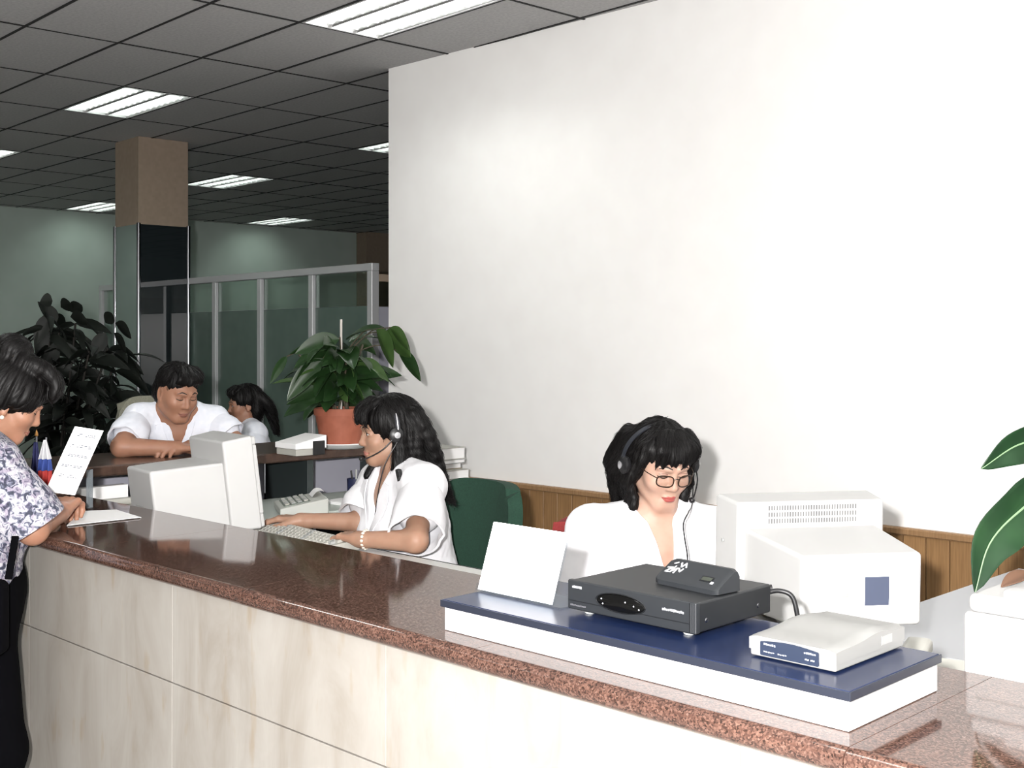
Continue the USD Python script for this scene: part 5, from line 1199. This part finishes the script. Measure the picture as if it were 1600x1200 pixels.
    w = at_thing('bracelet', 'pale beaded bracelet on the wrist of the typing woman', 'bracelet', wrL); ax = (wrL - elL) / np.linalg.norm(wrL - elL); cc = wrL - ax * .022; u = np.cross(ax, (0, 0, 1)); u /= np.linalg.norm(u); v = np.cross(ax, u)
    for k in range(14):
        a = 2 * math.pi * k / 14; part(w, 'bead', tf(trimesh.creation.icosphere(1, .0062), t=cc + (u * math.cos(a) + v * math.sin(a)) * .0285), plain('pearl_bead', (.62, .58, .50), .25), smooth=True)
    cl = at_thing('clip_microphone', 'small black clip box on the collar of the typing woman', 'clip', T.L(-.09, .11, -.02)); o = pt(624, 742, 3.98)
    part(cl, 'box', tf(rbox(-.012, .012, -.008, .008, -.036, .02, .005), np.block([[T.R, np.zeros((3, 1))], [np.zeros((1, 3)), 1]]), o), M_black, smooth=35); part(cl, 'clip', tf(rbox(-.007, .007, -.014, -.006, -.03, .01, .003), np.block([[T.R, np.zeros((3, 1))], [np.zeros((1, 3)), 1]]), o), M_grey_plastic, smooth=35)
clerk_profile()

# ---------------- man behind the back counter
def man_back():
    s = 1.0; R = head_frame(hd(.72, -.69), .34, .04); c = head_at(293, 624, 4.98, (0, .09, .0), R, s); L = LW(c, R, s)
    T = Torso(pt(262, 760, 5.62) * (1, 1, 0) + (0, 0, .70), pt(270, 642, 5.20), pt(217, 655, 5.12), pt(332, 658, 5.26), hd(.45, -.89))
    base = np.array((T.pel[0], T.pel[1], 0)); t = at_thing('person', 'man with short black hair in a pale short-sleeved shirt, leaning on the back counter', 'person', base)
    elR, wrR = pt(190, 703, 4.96), pt(275, 704, 4.98); elL, wrL = pt(366, 700, 5.22), pt(300, 704, 5.06)
    for v in (elR, wrR, elL, wrL): v[2] = max(v[2], 1.142 if v is elR or v is elL else 1.135)
    F = Field(np.minimum.reduce([c - .17, elR - .1, elL - .1, wrR - .22, T.pel + (-.22, -.22, .06)]), np.maximum.reduce([c + .17, elR + .1, elL + .1, wrL + .22, T.pel + (.2, .2, .06)]), .0045)
    sculpt_head(F, c, R, s, male=True)
    F.cone(L(0, -.022, -.06), T.L(0, -.015, .05), .056, .060, .03); F.cone(T.L(0, -.015, .05), T.L(0, .0, -.02), .06, .075, .03); T.fill(F, .005)
    F.cone(T.R_, elR, .052, .042, .03); F.cone(elR, wrR, .042, .029, .02); F.cone(T.L_, elL, .052, .042, .03); F.cone(elL, wrL, .042, .029, .02)
    hand(F, wrR, (wrR - elR) * (1, 1, 0), (0, 0, 1), -1, 1.05, (.3, .5, .4)); hand(F, wrL, (wrL - elL) * (1, 1, 0) + (0, 0, .01), (0, 0, 1), 1, 1.05, (.3, .5, .4))
    part(t, 'body', F.mesh(1), M_skinC, smooth=True); face_parts(t, F, c, R, s, 'down', plain('tan_lips', (.22, .09, .065), .5))
    lo, hi = np.minimum(np.minimum(elR, elL) - .16, T.pel - (.3, .3, 0)), np.maximum(np.maximum(T.R_, T.L_) + .2, T.pel + (.3, .3, 0)); lo[2] = .62
    Fs, m = garment(T, [(T.R_, elR, .050), (T.L_, elL, .050)], .012, .006, (.045, .12), .68, belly=.02, lo=lo, hi=hi, cuff=.024, neck_r=.060, seed=19, amp=.012, sleeve_len=.80)
    put_shirt(t, 'shirt', m, M_shirt2, T)
    for q in (-1, 1):
        for mm in lapels(Fs, T, [([(q * .070, .045), (q * .045, -.02), (q * .010, -.065)], [(q * .095, .040), (q * .085, -.03), (q * .048, -.085)])], .005, .004): part(t, 'collar', mm, M_shirt2, smooth=30)
    part(t, 'collar_stand', collar_band(T, T.L(0, -.015, .035), .066, .042, .003), M_shirt2, smooth=40)
    pk = T.L(.085, 0, -.14); part(t, 'pocket', head_patch(Fs, T.L(0, 0, 0), T.R, 1.0, [(.055, -.10), (.125, -.10)], [(.055, -.20), (.125, -.20)], 6, .003, .003, start=.3), M_shirt2, smooth=30)
    seated_lower(t, T, hd(.27, -.96), .56, M_dark, 'trousers', thigh=.20)
    H = Field(c - .17, c + .17, .0045); H.ell(L(0, -.016, .042), np.array((.081, .101, .083)) * s, R, .01); H.ell(L(0, -.055, -.020), np.array((.076, .052, .062)) * s, R, .03)
    H.ell(L(0, .110, -.030), np.array((.070, .080, .092)) * s, R, .012, True); H.fun(c - .3, c + .3, lambda g: ((g - c) @ R)[..., 2] * 1.0 + .052 + 0 * g[..., 0], 0, False) if False else None
    H.ell(L(0, .02, -.10), np.array((.11, .075, .075)) * s, R, .01, True)
    rr = random.Random(25); bg = []
    for k in range(12):
        x = -.055 + .010 * k; bg.append(([L(x * .7 - .01, .03, .112), L(x * .9, .080, .092), L(x * 1.05 + .008, .098 - abs(x) * .3, .062 + rr.uniform(-.004, .008))], .013, .004))
    locks(H, bg, .008); hm = comb(H.mesh(1), c, R, .005, 10, 6); hr = part(t, 'hair', hm, M_hair, smooth=True); strands(hr, hm, 900, .04, fall(c, R), 3, M_hair2, .006, .0012, keep=off_brow(c, R, s))
man_back()

# ---------------- small figure far behind, hand at the chin
def woman_far():
    s = .93; R = head_frame(hd(-.90, -.43), .10); c = head_at(357, 640, 7.0, (0, .105, -.02), R, s); L = LW(c, R, s)
    T = Torso(pt(408, 760, 7.15) * (1, 1, 0) + (0, 0, .72), pt(384, 663, 7.08), pt(372, 676, 7.2), pt(398, 678, 6.92), hd(-.92, -.40))
    base = np.array((T.pel[0], T.pel[1], 0)); t = at_thing('person', 'woman with tied-back black hair far behind, a hand at her chin', 'person', base)
    elR, wrR = pt(352, 700, 7.1), pt(349, 672, 7.08); elL, wrL = pt(392, 712, 6.84), pt(360, 716, 6.86)
    F = Field(np.minimum.reduce([c - .16, elR - .1, elL - .1, wrR - .2, wrL - .22, T.pel + (-.2, -.2, .0)]), np.maximum.reduce([c + .16, elR + .1, elL + .1, wrR + .2, T.pel + (.2, .2, .0)]), .005)
    sculpt_head(F, c, R, s); F.cone(L(0, -.022, -.06), T.L(0, -.015, .04), .045, .05, .03); T.fill(F, .0, .01)
    for sh, el, wr in ((T.R_, elR, wrR), (T.L_, elL, wrL)): F.cone(sh, el, .046, .037, .03); F.cone(el, wr, .036, .025, .02)
    hand(F, wrR, (0, 0, 1.0) + hd(1, 0) * .25, hd(-1, 0), 1, .95, (.5, .8, .6)); hand(F, wrL, wrL - elL, (0, 0, 1), 1, .95)
    part(t, 'body', F.mesh(1), M_skinC, smooth=True); face_parts(t, F, c, R, s, 'open', M_lip2)
    lo, hi = np.minimum(np.minimum(elR, elL) - .14, T.pel - (.26, .26, 0)), np.maximum(np.maximum(T.R_, T.L_) + .16, T.pel + (.26, .26, 0)); lo[2] = .66
    Fs, m = garment(T, [(T.R_, elR, .048), (T.L_, elL, .048)], .018, .007, (.05, .14), .70, bust=.012, lo=lo, hi=hi, cuff=.03, neck_r=.058, seed=29)
    put_shirt(t, 'blouse', m, M_shirt2, T); part(t, 'collar', collar_band(T, T.L(0, -.015, .035), .062, .045, .004), M_shirt2, smooth=40); seated_lower(t, T, hd(-.92, -.40), .58, M_dark, 'skirt')
    H = Field(c - .30, c + .2, .005); hair_cap(H, L, R, s, .002, (.072, .085, .10), (0, .100, -.046)); locks(H, [([L(x, -.09, .04), L(x * 1.2, -.14, -.02), L(x * 1.1, -.165, -.09), L(x * .6, -.185, -.20)], .034, .014) for x in (-.05, -.025, 0, .025, .05)] + [([L(x * .7, .04, .118), L(x * 1.0, .078, .095), L(x * 1.1, .094 - abs(x) * .3, .068)], .008, .004) for x in (-.05, -.03, -.01, .01, .03, .05)], .012)
    hm = comb(H.mesh(1), c, R, .006, 8, 9); hr = part(t, 'hair', hm, M_hair, smooth=True); strands(hr, hm, 600, .10, fall(c, R, .5), 4, M_hair2, .008, .0014)
    office_chair('dark fabric office chair of the woman far behind', base[:2], hd(-.92, -.40), fabric('dark_fabric', (.012, .014, .018)), .58, 1.0, .44)
woman_far()

# ---------------- customer at the left edge
_mats['floral'] = M_floral = usdkit.material(stage, '/World/Looks/floral', {'t': ('texture_coordinate', {}), 'm': ('mapping', {'scale': (1, 1, 1)}), 'n': ('noise_texture', {'scale': 58.0, 'detail': 3.0, 'distortion': .9}), 'n2': ('noise_texture', {'scale': 40.0, 'detail': 2, 'distortion': 1.0}), 'v': ('voronoi_texture', {'scale': 42.0}),
    'r': ('rgb_ramp', {'ramp': [(.36, (.03, .035, .06)), (.44, (.13, .14, .20)), (.50, (.42, .42, .46)), (.58, (.56, .55, .57)), (.66, (.22, .21, .28)), (.74, (.07, .075, .11))]}), 'r2': ('rgb_ramp', {'ramp': [(.42, (.32, .26, .36)), (.48, (.62, .60, .63)), (.6, (.7, .7, .7))]}), 'x': ('mix_color', {'blend_type': 'multiply', 'fac': .75}), 'p': ('principled_bsdf', {'roughness': .8})},
    [('t.object', 'n.vector'), ('t.object', 'n2.vector'), ('n.fac', 'r.fac'), ('n2.fac', 'r2.fac'), ('r.color', 'x.a'), ('r2.color', 'x.b'), ('x.result', 'p.base_color')], surface='p.BSDF')
def customer():
    s = .92; R = head_frame(hd(.924, .383), .44); c = head_at(9, 633, 3.36, (.074, -.006, -.012), R, s); L = LW(c, R, s); f = hd(.92, .39)
    T = Torso(pt(-48, 950, 3.20) * (1, 1, 0) + (0, 0, .93), pt(-14, 690, 3.34), pt(-14, 733, 3.16), pt(-50, 722, 3.46), f)
    base = np.array((T.pel[0], T.pel[1], 0)); t = at_thing('person', 'woman customer with a bun and a floral blouse leaning on the counter', 'person', base)
    elR, wrR = pt(52, 828, 3.20), pt(94, 800, 3.40); elL, wrL = pt(20, 815, 3.58), pt(70, 800, 3.66)
    wrR[2] = max(wrR[2], 1.085); wrL[2] = 1.10; elL[2] = 1.10
    F = Field(np.minimum.reduce([c - .17, elR - .1, elL - .1, T.pel - (.2, .2, .05)]), np.maximum.reduce([c + .17, elR + .1, wrL + .24, wrR + .24, T.pel + (.2, .2, 0)]), .0034)
    sculpt_head(F, c, R, s); F.cone(L(0, -.022, -.06), T.L(0, -.015, .03), .046, .052, .03); T.fill(F, .0, .01)
    F.cone(T.R_, elR, .048, .038, .03); F.cone(elR, wrR, .038, .026, .02); F.cone(T.L_, elL, .048, .038, .03); F.cone(elL, wrL, .038, .026, .02)
    hdR = pt(112, 776, 3.50) - wrR; hand(F, wrR, hdR, np.array((0, 0, .6)) - hd(0, 1) * .8, -1, .98, (.75, 1.0, .7), thumb_in=.1); hand(F, wrL, pt(110, 795, 3.72) - wrL, (0, 0, 1), 1, .95, (.3, .5, .4))
    part(t, 'body', F.mesh(1), M_skinC, smooth=True); face_parts(t, F, c, R, s, 'down', plain('tan_lips', (.22, .09, .065), .5))
    lo, hi = np.minimum(np.minimum(elR, elL) - .16, T.pel - (.3, .3, 0)), np.maximum(np.maximum(T.R_, T.L_) + .18, T.pel + (.3, .3, 0)); lo[2] = .85; hi = np.maximum(hi, elR + .16)
    Fs, m = garment(T, [(T.R_, elR, .050), (T.L_, elL, .050)], .022, .005, (.04, .10), .93, bust=.012, lo=lo, hi=hi, cuff=.036, neck_r=.060, seed=39, sleeve_len=.96)
    put_shirt(t, 'blouse', m, M_floral, T); part(t, 'collar', collar_band(T, T.L(0, -.015, .03), .062, .045, .004), M_floral, smooth=40)
    G = Field(T.pel + np.array((-.45, -.45, -.95)), T.pel + np.array((.45, .45, .20)), .009); G.ell(T.pel + (0, 0, -.02), (.180, .145, .17), frame(f), .05); rt = T.R[:, 0] * (1, 1, 0)
    for q in (-1, 1):
        hip = T.pel + rt * q * .085 + (0, 0, -.05); kn = pt(-8, 1120, 3.12) if q > 0 else pt(-40, 1120, 3.36); kn = np.array((kn[0], kn[1], .50)); an = np.array((kn[0], kn[1], .09)) - f * .05
        G.cone(hip, kn, .092, .078, .05); G.cone(kn, an, .075, .062, .03); part(t, 'shoe', hull(np.vstack([tf(trimesh.creation.icosphere(1, .042), t=an * (1, 1, 0) + (0, 0, .042)).vertices, tf(trimesh.creation.icosphere(1, .036), t=(an + f * .14) * (1, 1, 0) + (0, 0, .036)).vertices])), M_black, smooth=40)
    part(t, 'trousers', shade_mesh(G.mesh(1), .012, 9, 3, (1, 1, .5)), M_blacktr, smooth=True)
    H = Field(c - .25, c + .25, .004); hair_cap(H, L, R, s, .014, (.072, .080, .095), (0, .106, -.048)); H.ell(L(0, .01, -.085), np.array((.12, .07, .062)) * s, R, .01, True)
    H.ell(L(0, -.058, .150), np.array((.062, .060, .052)) * s, R, .02); locks(H, [([L(x, -.02, .13), L(x * 1.05, .06, .128), L(x * 1.1, .105, .100), L(x * 1.15, .108, .062)], .024, .010) for x in (-.05, -.025, 0, .025, .05)] + [([L(q * .075, .03, .07), L(q * .088, .03, .03), L(q * .086, .012, .0)], .018, .008) for q in (-1, 1)], .014)
    hm = comb(H.mesh(1), c, R, .005, 9, 12); hr = part(t, 'hair', hm, M_hair, smooth=True); strands(hr, hm, 900, .06, fall(c, R), 5, M_hair2, .006, .0011)
    part(t, 'earring', tf(trimesh.creation.icosphere(2, .0062), t=L(.084, .0, -.050)), plain('pearl_bead', (.62, .58, .50), .25), smooth=True)
    # the slip of paper in her hand
    q4 = [pt(117, 666, 3.53), pt(162, 673, 3.55), pt(117, 774, 3.47), pt(71, 768, 3.45)]; sl_ = at_thing('paper_slip', 'white printed slip held upright by the woman at the left edge', 'paper', (q4[2] + q4[3]) / 2)
    TL, TR, BR, BL = q4; nrm = np.cross(TR - TL, BL - TL); nrm /= np.linalg.norm(nrm); nrm *= np.sign(nrm @ hd(0, -1))
    surf = lambda u, v: (TL * (1 - u) + TR * u) * (1 - v) + (BL * (1 - u) + BR * u) * v + nrm * .006 * math.sin(math.pi * v)
    part(sl_, 'sheet', sheet(np.array([[surf(u, v) for v in np.linspace(0, 1, 9)] for u in np.linspace(0, 1, 5)]), .0006), M_paper, smooth=True); rr = random.Random(2)
    for v in (.10, .125, .27, .30, .42, .44, .58, .60, .72, .75):
        u0 = .12 + rr.uniform(0, .15); pr_ = []
        while u0 < .82:
            w_ = rr.uniform(.04, .12); P = [surf(u0, v) + nrm * .0006, surf(u0 + w_, v) + nrm * .0006, surf(u0 + w_, v + .012) + nrm * .0006, surf(u0, v + .012) + nrm * .0006]; pr_.append(hull(P + [p + nrm * .0003 for p in P])); u0 += w_ + .03
            if rr.random() < .25: u0 += .15
        part(sl_, 'print', pr_, plain('slip_print', (.14, .14, .17), .8), kind='stuff')
    hb = at_thing('shoulder_bag', 'black bag on a thin strap at the side of the floral-bloused woman', 'bag', T.L(.16, 0, -.4)); a = T.L(.195, .03, -.10)
    st = [pt(24, 838, 3.10), pt(19, 870, 3.06), pt(13, 905, 3.03)]; bt = st[-1]; Pst = np.array([[p + hd(1, 0) * w_ for w_ in (-.009, .009)] for p in spline(st, 14)]); part(hb, 'strap', sheet(Pst, .004), M_dark)
    part(hb, 'bag', tf(rbox(-.13, -.0, -.045, .02, -.19, .0, .02), np.block([[frame(hd(0, 1)), np.zeros((3, 1))], [np.zeros((1, 3)), 1]]), bt), M_dark, smooth=35)
customer()
